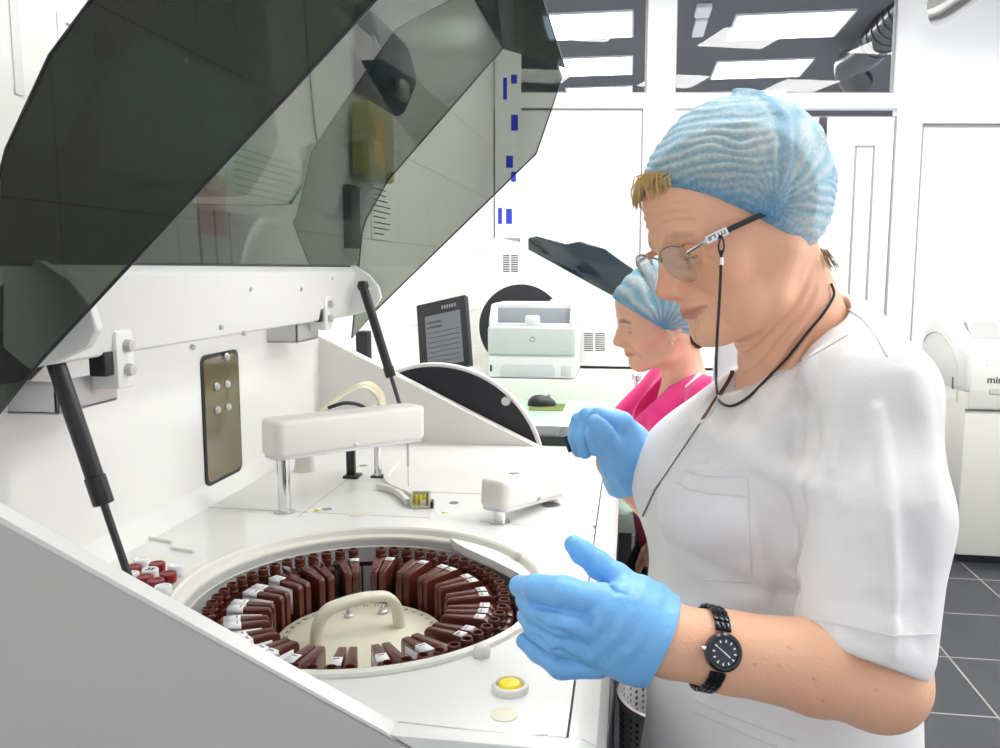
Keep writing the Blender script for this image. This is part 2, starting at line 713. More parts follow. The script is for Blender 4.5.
# door
mb = MB()
wbox(mb, sD0 + .012, .01, sD1 - .012, zR - .06, .012, .06, .004)
door = struct(mb.build('door_1', wallwhite))
mb = MB()
for (a, c) in ((wp(853, 200)[0], wp(873, 200)[0]),):
    za = wp(853, 145)[1]
    for q in ((a, .3, a + .014, za), (c - .014, .3, c, za), (a, za - .014, c, za)):
        wbox(mb, q[0], q[1], q[2], q[3], .006, .016)
mb.build('door_molding', gask, door)
mb = MB()
wbox(mb, sD0, 0, sD0 + .012, zR, .0, .05)
wbox(mb, sD1 - .012, 0, sD1, zR - .05, .0, .05)
wbox(mb, sD0, zR - .06, sD1, zR - .05, .02, .05)
mb.build('door_gasket', gask, door)
mb = MB()
wbox(mb, wp(819, 130)[0], zR - .26, wp(826, 130)[0], zR - .062, -.02, .012, .003)
mb.build('door_dark_gap', black, door)  # black box standing in for the dark gap at the door

# ------------------------------------------------------------------ next room seen through the panes: dark ceiling with light panels
dk = mat('dark_ceiling', srgb(88, 88, 92), .8)
struct(MB().box((-3, 6.45, 3.42), (6, 13, 3.5)).build('ceiling_beyond', dk))
struct(MB().box((-3, 12.9, 0), (6, 13, 3.45)).build('wall_beyond', wallwhite))
struct(MB().box((-3, 6.9, -.1), (6, 13, .004)).build('bounce_floor_beyond', wallwhite))  # pale surface added to bounce light up to the dark ceiling
dk2 = mat('dark_ceiling_seam', srgb(66, 66, 70), .8)
panel_e = mat('light_panel_face', (1, 1, 1), .5, emit=(1, 1, 1), estr=14.0)
ZC = 3.415
rows = [(-22, 22), (44, 66), (79, 96)]


def ceil_light(x0, x1, y0, y1, lab, grp, z=ZC, estr=None):
    t_ = thing('ceiling_light', lab, 'ceiling light', ((x0 + x1) / 2, (y0 + y1) / 2, z), grp)
    m_ = MB()
    for q in ((x0 - .02, y0 - .02, x1 + .02, y0), (x0 - .02, y1, x1 + .02, y1 + .02), (x0 - .02, y0, x0, y1), (x1, y0, x1 + .02, y1)):
        m_.box((q[0], q[1], z - .012), (q[2], q[3], z + .004))
    m_.build('light_frame', wallwhite, t_)
    MB().box((x0, y0, z - .008), (x1, y1, z + .003)).build('diffuser', estr or panel_e, t_)
    return t_


nrow = ['nearest the glass', 'in the middle row', 'in the far row']
for ci, (xa, xb, ya_) in enumerate(((556, 631, (12, 57, 87)), (717, 806, (22, 66, 96)))):
    p0 = at(xa, ya_[1], Z=ZC)
    p1 = at(xb, ya_[1], Z=ZC)
    for r in range(3):
        y0 = at(600, (12, 57, 87)[r] + (ci * 9), Z=ZC)[1]
        ceil_light(p0[0], p1[0], y0, y0 + .70,
                   'white light panel %s behind the %s transom pane' % (nrow[r], ['narrow left', 'wide right'][ci]), 'light panels beyond the glass')
p0 = at(850, 97, Z=ZC)
ceil_light(p0[0] + .1, p0[0] + .9, p0[1] + .05, p0[1] + .7, 'white light panel behind the wide pane under the dark duct', 'light panels beyond the glass')
# two small fittings on that ceiling
for (a, bb, lab) in (((697, 4), (706, 12), 'small square white fitting on dark ceiling beyond the glass'), ((696, 18), (700, 32), 'slim slanted white fitting on dark ceiling beyond the glass')):
    p0, p1 = at(*a, Z=ZC), at(*bb, Z=ZC)
    t_ = MB().box((min(p0[0], p1[0]), min(p0[1], p1[1]), ZC - .03), (max(p0[0], p1[0]) + .03, max(p0[1], p1[1]) + .05, ZC + .005), .006).build('ceiling_fitting', paper)
    tag(t_, lab, 'ceiling fitting')
# duct beyond the glass and its end on this side
ductm = mat('dark_duct_metal', (.10, .10, .105), .28, .9)
P0 = at(925, -12, Y=6.75)
P1 = at(872, 48, Y=7.6)
P2 = at(850, 66, Y=8.0)
P3 = at(858, 84, Y=8.2)
mb = MB()
mb.tube(curve_pts([P0, P1, P2, P3], 8), .13, 20)
d_ = mb.build('ventilation_duct', ductm)
tag(d_, 'dark ribbed ventilation duct hanging beyond the wide transom pane', 'duct')
mb = MB()
for k in range(9):
    q = P0.lerp(P1, k / 9)
    q2 = P0.lerp(P1, k / 9 + .012)
    mb.tube([q, q2], .138, 20)
mb.build('duct_ring', ductm, d_)
p = at(936, 8, Y=6.1)
q = at(985, -22, Y=5.9)
mb = MB()
mb.tube(curve_pts([p + Vector((-.01, .04, -.02)), p + Vector((.06, -.02, .0)), q], 8), .085, 20)
pp = mb.build('ventilation_pipe', mat('pipe_silver', (.62, .62, .62), .25, .9))
tag(pp, 'silver ventilation pipe at the top of the white partition', 'pipe')

# ------------------------------------------------------------------ things on the left wall
def wallsheet(px0, py0, px1, py1, name, lab, cat, m, lines=None, th=.002, linem=None):
    a = at(px0, py0, X=WX + .004)
    c = at(px1, py1, X=WX + .004)
    z1, z0 = max(a.z, c.z), min(a.z, c.z)
    o = MB().box((WX, a[1], z0), (WX + th, c[1], z1)).build(name, m)
    tag(o, lab, cat)
    if lines:
        L = MB()
        rnd = random.Random(px0)
        n = lines
        for k in range(n):
            z = z1 - (z1 - z0) * (k + 1) / (n + 1)
            w = (c[1] - a[1]) * (.5 + .35 * rnd.random())
            L.box((WX + th - .0005, a[1] + (c[1] - a[1]) * .08, z - .0022), (WX + th + .0005, a[1] + (c[1] - a[1]) * .08 + w, z + .0022))
        L.build('printed_lines', linem or inkgrey, o)
    return o


wallsheet(58, 12, 150, 118, 'paper_sheet', 'printed white sheet on tiled wall at the smoked lid edge', 'paper', paper, 9)
wallsheet(8, -40, 26, 96, 'plastic_sleeve', 'narrow pale plastic sleeve on the tiled wall', 'sleeve', mat('sleeve', (.8, .81, .79), .2))
wallsheet(226, 136, 309, 212, 'paper_sheet', 'pale green sheet put in for a reflection in the lid', 'paper', mat('green_reflection', (.70, .82, .76), .6), 7)  # added sheet imitating a greenish reflection in the smoked lid
wallsheet(198, 170, 228, 236, 'paper_sheet', 'coral red sheet put in for a reflection in the lid', 'paper', mat('coral_reflection', (.66, .36, .32), .6), 5)  # reddish lid reflection made as a coloured sheet
# hand-wash dispenser with yellow-green bottle and notice card
Yd = at(374, 100, X=WX + .05)[1]


def wl(px, py):
    return at(px, py, X=WX + .05)


t_ = thing('soap_dispenser', 'dark wall dispenser with yellow-green bottle seen through the smoked lid', 'dispenser', (WX, Yd, wl(374, 110).z))
a, c = wl(366, 20), wl(404, 20)
ztop, zmid = wl(384, 18).z, wl(384, 104).z
dkb = mat('dispenser_grey', srgb(70, 82, 100), .35)
ym = (a[1] + c[1]) / 2
prof = [(WX, zmid), (WX + .05, zmid + .01), (WX + .10, zmid + .12), (WX + .105, ztop - .16), (WX + .07, ztop - .03), (WX, ztop)]
MB().prism(prof, a[1], c[1], 'y', .025, 3).build('housing', dkb, t_)
MB().box((WX + .09, ym - .05, zmid + .02), (WX + .125, ym + .05, zmid + .09), .012).build('lever', alu, t_)
y0, y1 = wl(362, 140)[1], wl(386, 140)[1]
zb0, zb1 = wl(374, 180).z, wl(374, 108).z
MB().box((WX + .01, y0, zb0), (WX + .085, y1, zb1), .018, 3).build('bottle', mat('yellowgreen', srgb(170, 165, 40), .3), t_)
MB().box((WX + .082, y0 + .03, zb0 + .04), (WX + .087, (y0 + y1) / 2, zb1 - .05)).build('bottle_label', mat('orangelab', srgb(225, 170, 30), .5), t_)
card = wallsheet(371, 181, 392, 241, 'notice_card', 'white notice card under the wall dispenser behind the lid', 'card', paper, 9, .004, ink)
MB().box((WX, wl(357, 200)[1], wl(357, 248).z), (WX + .03, wl(366, 200)[1], wl(357, 184).z), .004).build('card_holder', black, card)

# strip of blue-marked labels hanging at the corner
sa, sb = wp(495, 120)[0], wp(521, 120)[0]
t_ = MB()
wbox(t_, sa, wp(505, 238)[1], sb, wp(505, 48)[1], -.012, 0)
st = tag(t_.build('wall_chart', paper), 'tall white strip with blue marks hanging in the far corner', 'wall chart')
for (x0, y0, x1, y1) in ((511, 75, 517, 84), (503, 78, 507, 100), (511, 115, 518, 131), (506, 156, 513, 168), (511, 172, 516, 182), (506, 209, 512, 224), (498, 208, 502, 224)):
    L = MB()
    q0, q1 = wp(x0, y1), wp(x1, y0)
    wbox(L, q0[0], q0[1], q1[0], q1[1], -.0135, -.011)
    L.build('blue_mark', blue_ink, st)

# ------------------------------------------------------------------ lamps of this room
lampm = mat('room_lamp_face', (1, 1, 1), .5, emit=(1, .985, .96), estr=23.0)
for i in range(3):
    for j in range(3):
        x0, y0 = -.35 + 1.45 * j, 1.15 + 1.7 * i
        ceil_light(x0, x0 + .62, y0, y0 + .62, 'square white ceiling lamp panel overhead in this room', 'lamp panels of this room', 3.455, lampm)
# ------------------------------------------------------------------ the open analyzer in front
DZ = .98
YN0, YN1 = .805, .828        # near side panel
YF0, YF1 = 2.27, 2.312      # far side panel
XB, XF = -.88, -.018        # back and front
CX, CY, CR = -.397, 1.203, .272        # the well, a little longer than wide
SY = 1.032
MW = Matrix.Translation((CX, CY, 0)) @ Matrix.Diagonal((1, SY, 1, 1)) @ Matrix.Translation((-CX, -CY, 0))
an = thing('clinical_analyzer', 'large white analyzer with raised smoked lid and round bottle well in front', 'analyzer', (-.45, 1.55, 0))

# side panels: high at the back, sloping to the front
sp_ = [(XB, 1.2904), (-.862, 1.2815), (-.03, .8725), (XF, .866), (XF, .06), (XB, .06)]
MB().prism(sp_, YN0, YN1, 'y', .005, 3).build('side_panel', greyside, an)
sp2 = [(XB, 1.30), (-.862, 1.278), (-.24, .976), (-.15, .94), (-.15, .5), (XB, .5)]
MB().prism(sp2, YF0, YF1, 'y', .006, 3).build('side_panel', offwhite, an)
# white strip painting the lit top along the sloping edge of the near panel, and the white corner it runs into
MB().prism([(XB, 1.2964), (-.862, 1.2875), (-.244, .9836), (-.232, .974), (-.864, 1.279), (XB, 1.288)], YN0 - .0008, YN1 - .001, 'y').build('lit_edge_strip', white, an)
MB().prism([(-.240, .981), (XF - .024, .981), (XF - .008, .974), (XF + .0006, .956), (XF + .0006, .862), (-.03, .8695)], YN0 - .0025, YN1 - .001, 'y', .003, 2).build('corner_fascia', white, an)
# deck with the round well
NA = 128
def ring_pts(r, z):
    return [(CX + r * math.cos(2 * PI * k / NA), CY + SY * r * math.sin(2 * PI * k / NA), z) for k in range(NA)]
def rect_pts(x0, y0, x1, y1, z):
    o = []
    for k in range(NA):
        a = 2 * PI * k / NA
        dx, dy = math.cos(a), math.sin(a)
        t = 1e9
        if dx > 1e-9: t = min(t, (x1 - CX) / dx)
        if dx < -1e-9: t = min(t, (x0 - CX) / dx)
        if dy > 1e-9: t = min(t, (y1 - CY) / dy)
        if dy < -1e-9: t = min(t, (y0 - CY) / dy)
        o.append((CX + dx * t, CY + dy * t, z))
    return o
RW = CR + .012
m_ = MB()
L = [ring_pts(RW, DZ - .05), ring_pts(RW, DZ), rect_pts(-.865, YN1 - .002, -.0575, 1.57, DZ), rect_pts(-.865, YN1 - .002, -.0575, 1.57, DZ - .03)]
vs = sum(L, [])
fs = []
for i in range(3):
    for k in range(NA):
        k2 = (k + 1) % NA
        fs.append((i * NA + k, i * NA + k2, (i + 1) * NA + k2, (i + 1) * NA + k))
m_.add(vs, fs)
m_.box((-.865, 1.5695, DZ - .03), (-.0575, YF0 + .002, DZ))
m_.build('deck', white2, an)
# rounded front border of the deck and the front of the cabinet
bp = [(-.0548, DZ), (XF - .022, DZ), (XF - .008, DZ - .006), (XF, DZ - .024), (XF, .90), (-.0548, .90)]
MB().prism(bp, YN1 - .002, YF1, 'y').build('front_border', white, an)
MB().prism([(XB, .97), (-.06, .97), (-.06, .62), (XB, .62)], YN1 - .001, YF0 + .001, 'y')
m_ = MB()
m_.box((XB, YN1 - .001, .05), (-.06, YF1 - .001, .70))
m_.box((XB, YN1 - .001, .70), (XB + .02, YF1 - .001, .97))
m_.box((-.075, YN1 - .001, .70), (-.06, YF1 - .001, .95))
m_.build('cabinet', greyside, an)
m_ = MB()
for y0, y1 in ((YN1 + .03, 1.53), (1.545, YF1 - .03)):
    m_.box((-.06, y0, .08), (XF - .001, y1, .895), .006)
m_.build('front_door', blackgl, an)
MB().box((-.03, YN1 - .03, .07), (XF + .004, YN1 + .03, .897), .008).build('corner_post', alu, an)
for x in (-.82, -.08):
    for y in (.86, 2.24):
        MB().lathe([(.03, 0), (.032, .012), (.018, .02), (.018, .06)], 16, (x, y, 0)).build('foot', black, an)
# back panel
m_ = MB()
m_.box((XB, YN1 - .002, .97), (-.862, YF0 + .004, 1.40))
bpn = m_.build('back_panel', white, an)
m_ = MB()
m_.prism([(-.862, .978), (-.840, .978), (-.846, .988), (-.856, 1.0), (-.862, 1.02)], YN1, YF0, 'y')
m_.build('cove_strip', white, bpn)
# smoked slot window in the back panel
s0, s1 = at(200, 358, X=-.861), at(237, 350, X=-.861)
z0, z1 = 1.012, 1.286
def rrect(a0, b0, a1, b1, r, n=5):
    o = []
    for (cx_, cy_, st_) in ((a1 - r, b1 - r, 0), (a0 + r, b1 - r, 90), (a0 + r, b0 + r, 180), (a1 - r, b0 + r, 270)):
        for k in range(n + 1):
            a = math.radians(st_ + 90 * k / n)
            o.append((cx_ + r * math.cos(a), cy_ + r * math.sin(a)))
    return o
w_ = MB().prism(rrect(s0.y, z0, s1.y, z1, .018), -.8625, -.8585, 'x').build('slot_frame', black, an)
MB().prism(rrect(s0.y + .006, z0 + .008, s1.y - .006, z1 - .008, .014), -.8587, -.8572, 'x').build('slot_window', mat('slot_olive', srgb(112, 104, 78), .12, coat=.5), w_)
ys = (s0.y + s1.y) / 2
for (dy, dz) in ((.02, .262), (-.03, .205), (.018, .203), (-.03, .155), (.018, .153)):
    MB().lathe([(.0, 0), (.007, 0), (.009, .003), (.006, .008), (0, .009)], 12, (0, 0, 0), Matrix.Translation((-.8575, ys + dy, z0 + dz)) @ Matrix.Rotation(PI / 2, 4, 'Y')).build('slot_screw', alu, w_)

# well
m_ = MB()
m_.lathe([(CR + .016, DZ + .0005), (CR + .014, DZ + .005), (CR + .004, DZ + .006), (CR, DZ + .003), (CR - .002, DZ - .006), (CR - .012, DZ - .008), (CR - .014, DZ - .012)], NA, (CX, CY, 0), MW, cap=False)
m_.build('well_rim', cream2, an)
m_ = MB()
m_.lathe([(CR - .0135, DZ - .010), (CR - .015, DZ - .05), (CR - .016, DZ - .162), (.001, DZ - .162)], NA, (CX, CY, 0), MW, cap=False)
m_.lathe([(CR - .0135, DZ - .024), (CR - .0170, DZ - .025), (CR - .0170, DZ - .027), (CR - .0135, DZ - .028)], NA, (CX, CY, 0), MW, cap=False)
m_.build('well_lining', wellgrey, an)
# ledge cut off straight at the right of the well, with two white knobs
def arcpt(r, a, z):
    return Vector((CX + r * math.cos(math.radians(a)), CY + SY * r * math.sin(math.radians(a)), z))
poly = [arcpt(CR - .008, a, 0) for a in range(12, 75, 3)] + [arcpt(.246, 66, 0), arcpt(.236, 60, 0), arcpt(.232, 40, 0), arcpt(.246, 24, 0), arcpt(.256, 14, 0)]
MB().prism([(p.x, p.y) for p in poly], DZ - .018, DZ - .003, 'z').build('well_ledge', white2, an)
def knob(px, py, z, r=.0105):
    p = at(px, py, Z=z)
    return MB().lathe([(r * .8, 0), (r * .95, .003), (r * .95, .006), (r * 1.02, .008), (r, .012), (r * .7, .016), (0, .0172)], 20, p).build('white_knob', offwhite, an)
knob(482, 657, DZ - .001)
knob(520, 560, DZ - .006)
# clear cuvette blocks round the right of the well
cuv = mat('cuvette_clear', (.75, .76, .75), .1, trans=.6)
cp_ = MB().prism([(CX + r * math.cos(math.radians(a)), CY + SY * r * math.sin(math.radians(a))) for r, seq in ((.255, range(-40, 41, 4)), (.2435, range(40, -41, -4))) for a in seq], DZ - .150, DZ - .085, 'z').build('cuvette_tray', alu, an)
for k in range(40):
    a = -40 + k * 2.05
    ra = math.radians(a)
    M = Matrix.Translation((CX + .2495 * math.cos(ra), CY + SY * .2495 * math.sin(ra), DZ - .085)) @ Matrix.Rotation(ra, 4, 'Z')
    MB().box((-.0055, -.0034, 0), (.0055, .0034, .042), .0008, 1, M).build('cuvette', cuv, cp_)

# seams in the deck
def seam(pts, w=.0022, m=seam_m, name='seam', z=DZ):
    P = [Vector((p[0], p[1], z + .0002)) for p in pts]
    MB().ribbon(P, [Vector((0, 0, 1))] * len(P), w, .0004).build(name, m, an)
MB().box((-.060, YN1, .955), (-.054, YF0, .960)).build('seam', seam_m, an)
seam([at(548, 735, Z=DZ), at(527, 736, Z=DZ), at(470, 730, Z=DZ), at(398, 722, Z=DZ)], .0016, seam_l)
seam([at(250, 517, Z=DZ), at(430, 495, Z=DZ), at(480, 521, Z=DZ), at(592, 532, Z=DZ)][2:], .0016, seam_l)
seam([(-.864, 1.575), (-.60, 1.57), at(430, 518, Z=DZ)], .0014, seam_l)
seam([at(298, 517, Z=DZ), at(352, 476, Z=DZ)], .0016, seam_l)
seam([at(420, 492, Z=DZ), at(482, 494, Z=DZ)], .003, seam_l)
seam([at(522, 735, Z=DZ), at(521, 741, Z=DZ)], .0026)

# yellow push button, cream inlays, small ports, warning labels
p = at(510, 690, Z=DZ)
b_ = MB().lathe([(.0215, 0), (.0215, .005), (.020, .008), (.017, .009), (.0155, .007), (.0155, .003), (0, .003)], 32, p).build('button_ring', cream2, an)
MB().lathe([(.0135, .002), (.0135, .007), (.011, .0095), (0, .0105)], 32, p).build('yellow_button', yellow, b_)
for (px, py, r) in ((504, 715, .015), (357, 515, .0155), (549, 538, .012)):
    MB().lathe([(r, -.002), (r, .0008), (r - .001, .0012), (0, .0012)], 28, at(px, py, Z=DZ)).build('round_inlay', cream, an)
for (px, py, r, rr) in ((454, 503, .0095, 0), (551, 505, .020, 1)):
    p = at(px, py, Z=DZ)
    MB().lathe([(r, -.001), (r, .001), (r * .8, .0015), (r * .7, .0006), (0, .0006)], 24, p).build('probe_port', steel if rr else inkgrey, an)
for (px, py, s, tx) in ((317, 511, 1., 1), (355, 467, .9, 1), (444, 513, .8, 0)):
    p = at(px, py, Z=DZ)
    M = Matrix.Translation(p) @ Matrix.Rotation(math.radians(35), 4, 'Z')
    o = MB().box((-.018 * s, -.013 * s, 0), (.034 * s if tx else .018 * s, .016 * s, .0006), 0, 1, M).build('warning_label', paper, an)
    MB().prism([(-.012 * s, -.008 * s), (.010 * s, -.008 * s), (-.001 * s, .011 * s)], .0004, .0010, 'z', M=M).build('warning_triangle', yellowlab, o)
    q = MB()
    q.prism([(-.0015 * s, -.005 * s), (.0 * s, -.005 * s), (.0002 * s, .005 * s), (-.0018 * s, .005 * s)], .0008, .0012, 'z', M=M)
    if tx:
        for k in range(4):
            q.box((.012, -.006 + k * .005, .0004), (.030, -.004 + k * .005, .0009), 0, 1, M)
    q.build('warning_print', ink, o)

# recess for the sample tubes in the far-left corner of the deck
c0 = at(152, 573, Z=DZ)
MB().box((c0.x - .075, c0.y - .055, DZ - .004), (c0.x + .055, c0.y + .075, DZ + .003), .003).build('tube_rack', cream2, an)
for (px, py, l, aa) in ((183, 551, .05, 10), (160, 541, .06, 12)):
    p = at(px, py, Z=DZ)
    MB().box((-l / 2, -.004, -.001), (l / 2, .004, .006), .002, 2, Matrix.Translation(p) @ Matrix.Rotation(math.radians(-14), 4, 'Z')).build('rack_clip', cream2, an)

ZD = .905
KX, KY = -.399, 1.197                      # the carousel standing in it

# ---------------- probe arms
def arm(A, B, w, h, zbot_post, post_end, name, needle_len, foot_r=.012):
    A, B = Vector(A), Vector(B)
    d = (B - A)
    Lh = Vector((d.x, d.y, 0)).length
    M = frame(A, d, Vector((-d.y, d.x, 0)))
    o = MB().prism(rrect(-w * .35, -w / 2, Lh, w / 2, w * .30, 6), -h / 2, h / 2, 'z', .009, 3, M).build(name, offwhite, an)
    MB().prism(rrect(-w * .30, -w / 2 + .004, Lh - .004, w / 2 - .004, w * .28, 6), -h / 2 - .004, -h / 2 + .004, 'z', M=M).build('arm_underplate', alu, o)
    q = M @ Vector((.008, 0, -h / 2))
    zt = q.z + .01
    MB().lathe([(foot_r, DZ - .01), (foot_r, zt)], 24, (q.x, q.y, 0)).build('post', chrome, o)
    MB().lathe([(foot_r * 1.7, DZ - .002), (foot_r * 1.7, DZ + .0018), (foot_r * 1.1, DZ + .002)], 24, (q.x, q.y, 0)).build('post_collar', steel, o)
    n_ = M @ Vector((Lh - .028, 0, -h / 2))
    MB().box((-.014, -.008, -.006), (.014, .008, .004), .001, 1, Matrix.Translation(n_) @ M.to_3x3().to_4x4()).build('needle_block', black, o)
    MB().tube([n_, n_ - Vector((0, 0, needle_len * .55)), n_ - Vector((0, 0, needle_len * .56)), n_ - Vector((0, 0, needle_len))], [.0028, .0028, .0012, .0009], 10).build('needle', steel, o)
    k_ = M @ Vector((Lh * .45, -w / 2, -h * .38))
    MB().lathe([(.004, 0), (.005, .003), (0, .004)], 12, (0, 0, 0), Matrix.Translation(k_) @ M.to_3x3().to_4x4() @ Matrix.Rotation(PI / 2, 4, 'X')).build('arm_screw', steel, o)
    return o, M, Lh
A1 = at(279, 437, Y=1.56)
B1 = at(418, 420, Y=1.82)
arm1, M1, L1 = arm(A1, B1, .074, .073, 0, 0, 'probe_arm', .115, .0125)
A2 = at(498, 493, Y=1.56)
B2 = at(556, 479, Y=1.76)
arm2, M2, L2 = arm(A2, B2, .064, .055, 0, 0, 'mixer_arm', .055, .012)
text_obj('arm_mark', 'R2', .020, M2 @ Matrix.Translation((L2 * .3, .006, .0292)) @ Matrix.Rotation(-.4, 4, 'Z'), inkgrey, arm2)
# tubing loop, cable and supports behind the first arm
base = at(306, 470, Z=DZ)
tb = MB()
for k in range(4):
    o_ = Vector((.0, .011 * k, .005 * (k % 2)))
    tb.tube(curve_pts([at(318, 415, Y=1.78) + o_, at(338, 398, Y=1.82) + o_, at(362, 387 , Y=1.86) + o_, at(376, 395, Y=1.90) + o_, at(380, 408, Y=1.92) + o_, at(380, 430, Y=1.92) + o_], 8), .0046, 10)
tb.build('tubing_loop', mat('tube_cream', srgb(225, 222, 195), .25, sub=.0), an)
MB().tube(curve_pts([at(328, 408, Y=1.74), at(345, 403, Y=1.76), at(362, 406, Y=1.78), at(372, 416, Y=1.8)], 8), .004, 8).build('black_cable', black, an)
MB().lathe([(.030, DZ - .002), (.026, DZ + .02), (.024, DZ + .08), (.020, DZ + .10)], 28, (base.x, base.y, 0)).build('cable_column', offwhite, an)
p = at(352, 477, Z=DZ)
m_ = MB().box((p.x - .012, p.y - .006, DZ), (p.x + .008, p.y + .008, DZ + .16), .002)
m_.box((p.x - .016, p.y - .02, DZ), (p.x + .018, p.y + .022, DZ + .006), .001)
m_.build('black_bracket', black, an)
p = at(378, 477, Z=DZ)
MB().lathe([(.0085, DZ - .005), (.0085, DZ + .17)], 20, (p.x, p.y, 0)).build('guide_rod', chrome, an)
MB().box((p.x - .015, p.y - .012, DZ), (p.x + .016, p.y + .015, DZ + .004), .001).build('rod_foot', black, an)
# curved rails leading to the clear wash well
r1 = [at(*q, Z=DZ + .010) for q in ((397, 463), (386, 477), (392, 486), (408, 493), (424, 503))]
r2 = [at(*q, Z=DZ + .008) for q in ((378, 486), (396, 491), (408, 502))]
m_ = MB()
for r_ in (r1, r2):
    c_ = curve_pts(r_, 8)
    m_.ribbon(c_, [Vector((0, 0, 1))] * len(c_), .010, .006)
m_.build('wash_rail', cream2, an)
p = at(421, 507, Z=DZ)
m_ = MB()
M = Matrix.Translation(p) @ Matrix.Rotation(.15, 4, 'Z')
m_.box((-.019, -.014, 0), (.019, .014, .006), .001, 1, M)
for q in ((-.019, -.014, -.016, .014), (.016, -.014, .019, .014), (-.019, .011, .019, .014)):
    m_.box((q[0], q[1], .004), (q[2], q[3], .030), .0005, 1, M)
w_ = m_.build('wash_well', mat('wash_olive', srgb(190, 188, 160), .25), an)
m_ = MB()
for k in range(3):
    m_.lathe([(.0035, .005), (.0035, .024), (.002, .026)], 10, M @ Vector((-.009 + .009 * k, 0, 0)))
m_.build('wash_nozzle', yellowlab, w_)
MB().box((.020, -.012, 0), (.026, .012, .014), .001, 1, M).build('wash_stop', black, w_)

# ---------------- hinged lid
lid_prof = [(-.738, 1.565), (-.725, 1.60), (-.662, 1.703), (-.344, 2.039), (-.18, 1.985), (-.211, 1.89), (-.255, 1.765), (-.70, 1.350), (-.775, 1.268)]
LY0, LY1 = .92, 2.30
th = .004
def rim(m_, pts, r=.0022, closed=True):
    m_.tube(pts, r, 6, closed=closed)
for (y, gm) in ((LY0, G_near), (LY1, G_far)):
    P = [(x, y, z) for x, z in lid_prof]
    o = MB().sheet(P, None, th).build('lid_end', gm, an)
    m_ = MB()
    rim(m_, P)
    m_.build('lid_edge', lidedge, o)
def span(i, j, gm, name):
    (xa, za), (xb, zb) = lid_prof[i], lid_prof[j]
    o = MB().sheet([(xa, LY0 + .002, za), (xb, LY0 + .002, zb), (xb, LY1 - .002, zb), (xa, LY1 - .002, za)], None, th).build(name, gm, an)
    return o
# top sheet is one bent piece
def bent(idx, gm, name):
    m_ = MB()
    pts = [Vector((lid_prof[i][0], 0, lid_prof[i][1])) for i in idx]
    nr = []
    for k in range(len(pts)):
        t = (pts[min(k + 1, len(pts) - 1)] - pts[max(k - 1, 0)]).normalized()
        nr.append(Vector((-t.z, 0, t.x)))
    outer = [(p + n_ * th / 2) for p, n_ in zip(pts, nr)]
    inner = [(p - n_ * th / 2) for p, n_ in zip(pts, nr)]
    poly = [(p.x, p.z) for p in outer] + [(p.x, p.z) for p in inner[::-1]]
    m_.prism(poly, LY0 + .0022, LY1 - .0022, 'y')
    return m_.build(name, gm, an)
lid_prof.insert(0, (-.752, 1.468))
top = bent([0, 1, 2, 3, 4], G_main, 'lid_top')
frt = bent([4, 5], G_front, 'lid_front')
m_ = MB()
m_.tube([(-.752, LY0, 1.468), (-.752, LY1, 1.468)], .004, 8)
m_.build('lid_gasket', lidedge, top)
m_ = MB()
for (x, z) in ((-.344, 2.039), (-.18, 1.985)):
    m_.tube([(x, LY0, z), (x, LY1, z)], .002, 6)
m_.build('lid_fold', lidedge, top)
# white hinge beam across the back of the lid
beam = [(-.765, 1.470), (-.745, 1.466), (-.735, 1.455), (-.735, 1.448), (-.752, 1.338), (-.760, 1.334), (-.775, 1.34), (-.80, 1.40), (-.79, 1.455)]
bm_ = MB().prism(beam, LY0 + .07, LY1 - .06, 'y', .002).build('hinge_beam', white, an)
for y in (LY0 + .062, LY1 - .075):
    yy = [(-.79, 1.47), (-.74, 1.472), (-.70, 1.448), (-.672, 1.415), (-.665, 1.385), (-.68, 1.362), (-.72, 1.345), (-.765, 1.332), (-.80, 1.36)]
    MB().prism(yy, y, y + .016, 'y', .004).build('end_plate', white, bm_)
def scr(x, y, z, r=.0055):
    return MB().lathe([(0, 0), (r * .8, 0), (r, .003), (r * .7, .008), (0, .009)], 12, (0, 0, 0), Matrix.Translation((x, y, z)) @ Matrix.Rotation(PI / 2 + .12, 4, 'Y')).build('beam_screw', alu, bm_)
for (px, py) in ((249, 289), (224, 327), (198, 347), (136, 361), (248, 333), (300, 289), (330, 278)):
    p = at(px, py, X=-.742)
    scr(-.741 - (1.448 - p.z) * .12, p.y, p.z)
# two bracket hinges under the beam
for (px, py) in ((72, 385), (300, 327)):
    p = at(px, py, X=-.80)
    h_ = MB()
    h_.box((-.862, p.y - .055, p.z - .035), (-.785, p.y + .085, p.z - .030), .001)
    h_.box((-.79, p.y - .055, p.z - .034), (-.785, p.y + .085, p.z + .012), .001)
    h_.box((-.862, p.y - .055, p.z - .034), (-.785, p.y - .050, p.z + .012), .001)
    o = h_.build('hinge_bracket', alu, an)
    q = MB()
    q.box((-.79, p.y + .025, p.z - .01), (-.742, p.y + .07, p.z + .078), .006)
    q.build('hinge_block', white, o)
    for dz in (.018, .054):
        MB().lathe([(0, 0), (.009, 0), (.010, .003), (.008, .011), (0, .012)], 14, (0, 0, 0), Matrix.Translation((-.743, p.y + .048, p.z + dz)) @ Matrix.Rotation(PI / 2, 4, 'Y')).build('hinge_bolt', alu, o)
    q = MB().box((-.775, p.y + .004, p.z + .012), (-.748, p.y + .026, p.z + .048), .003).build('hinge_stop', black, o)
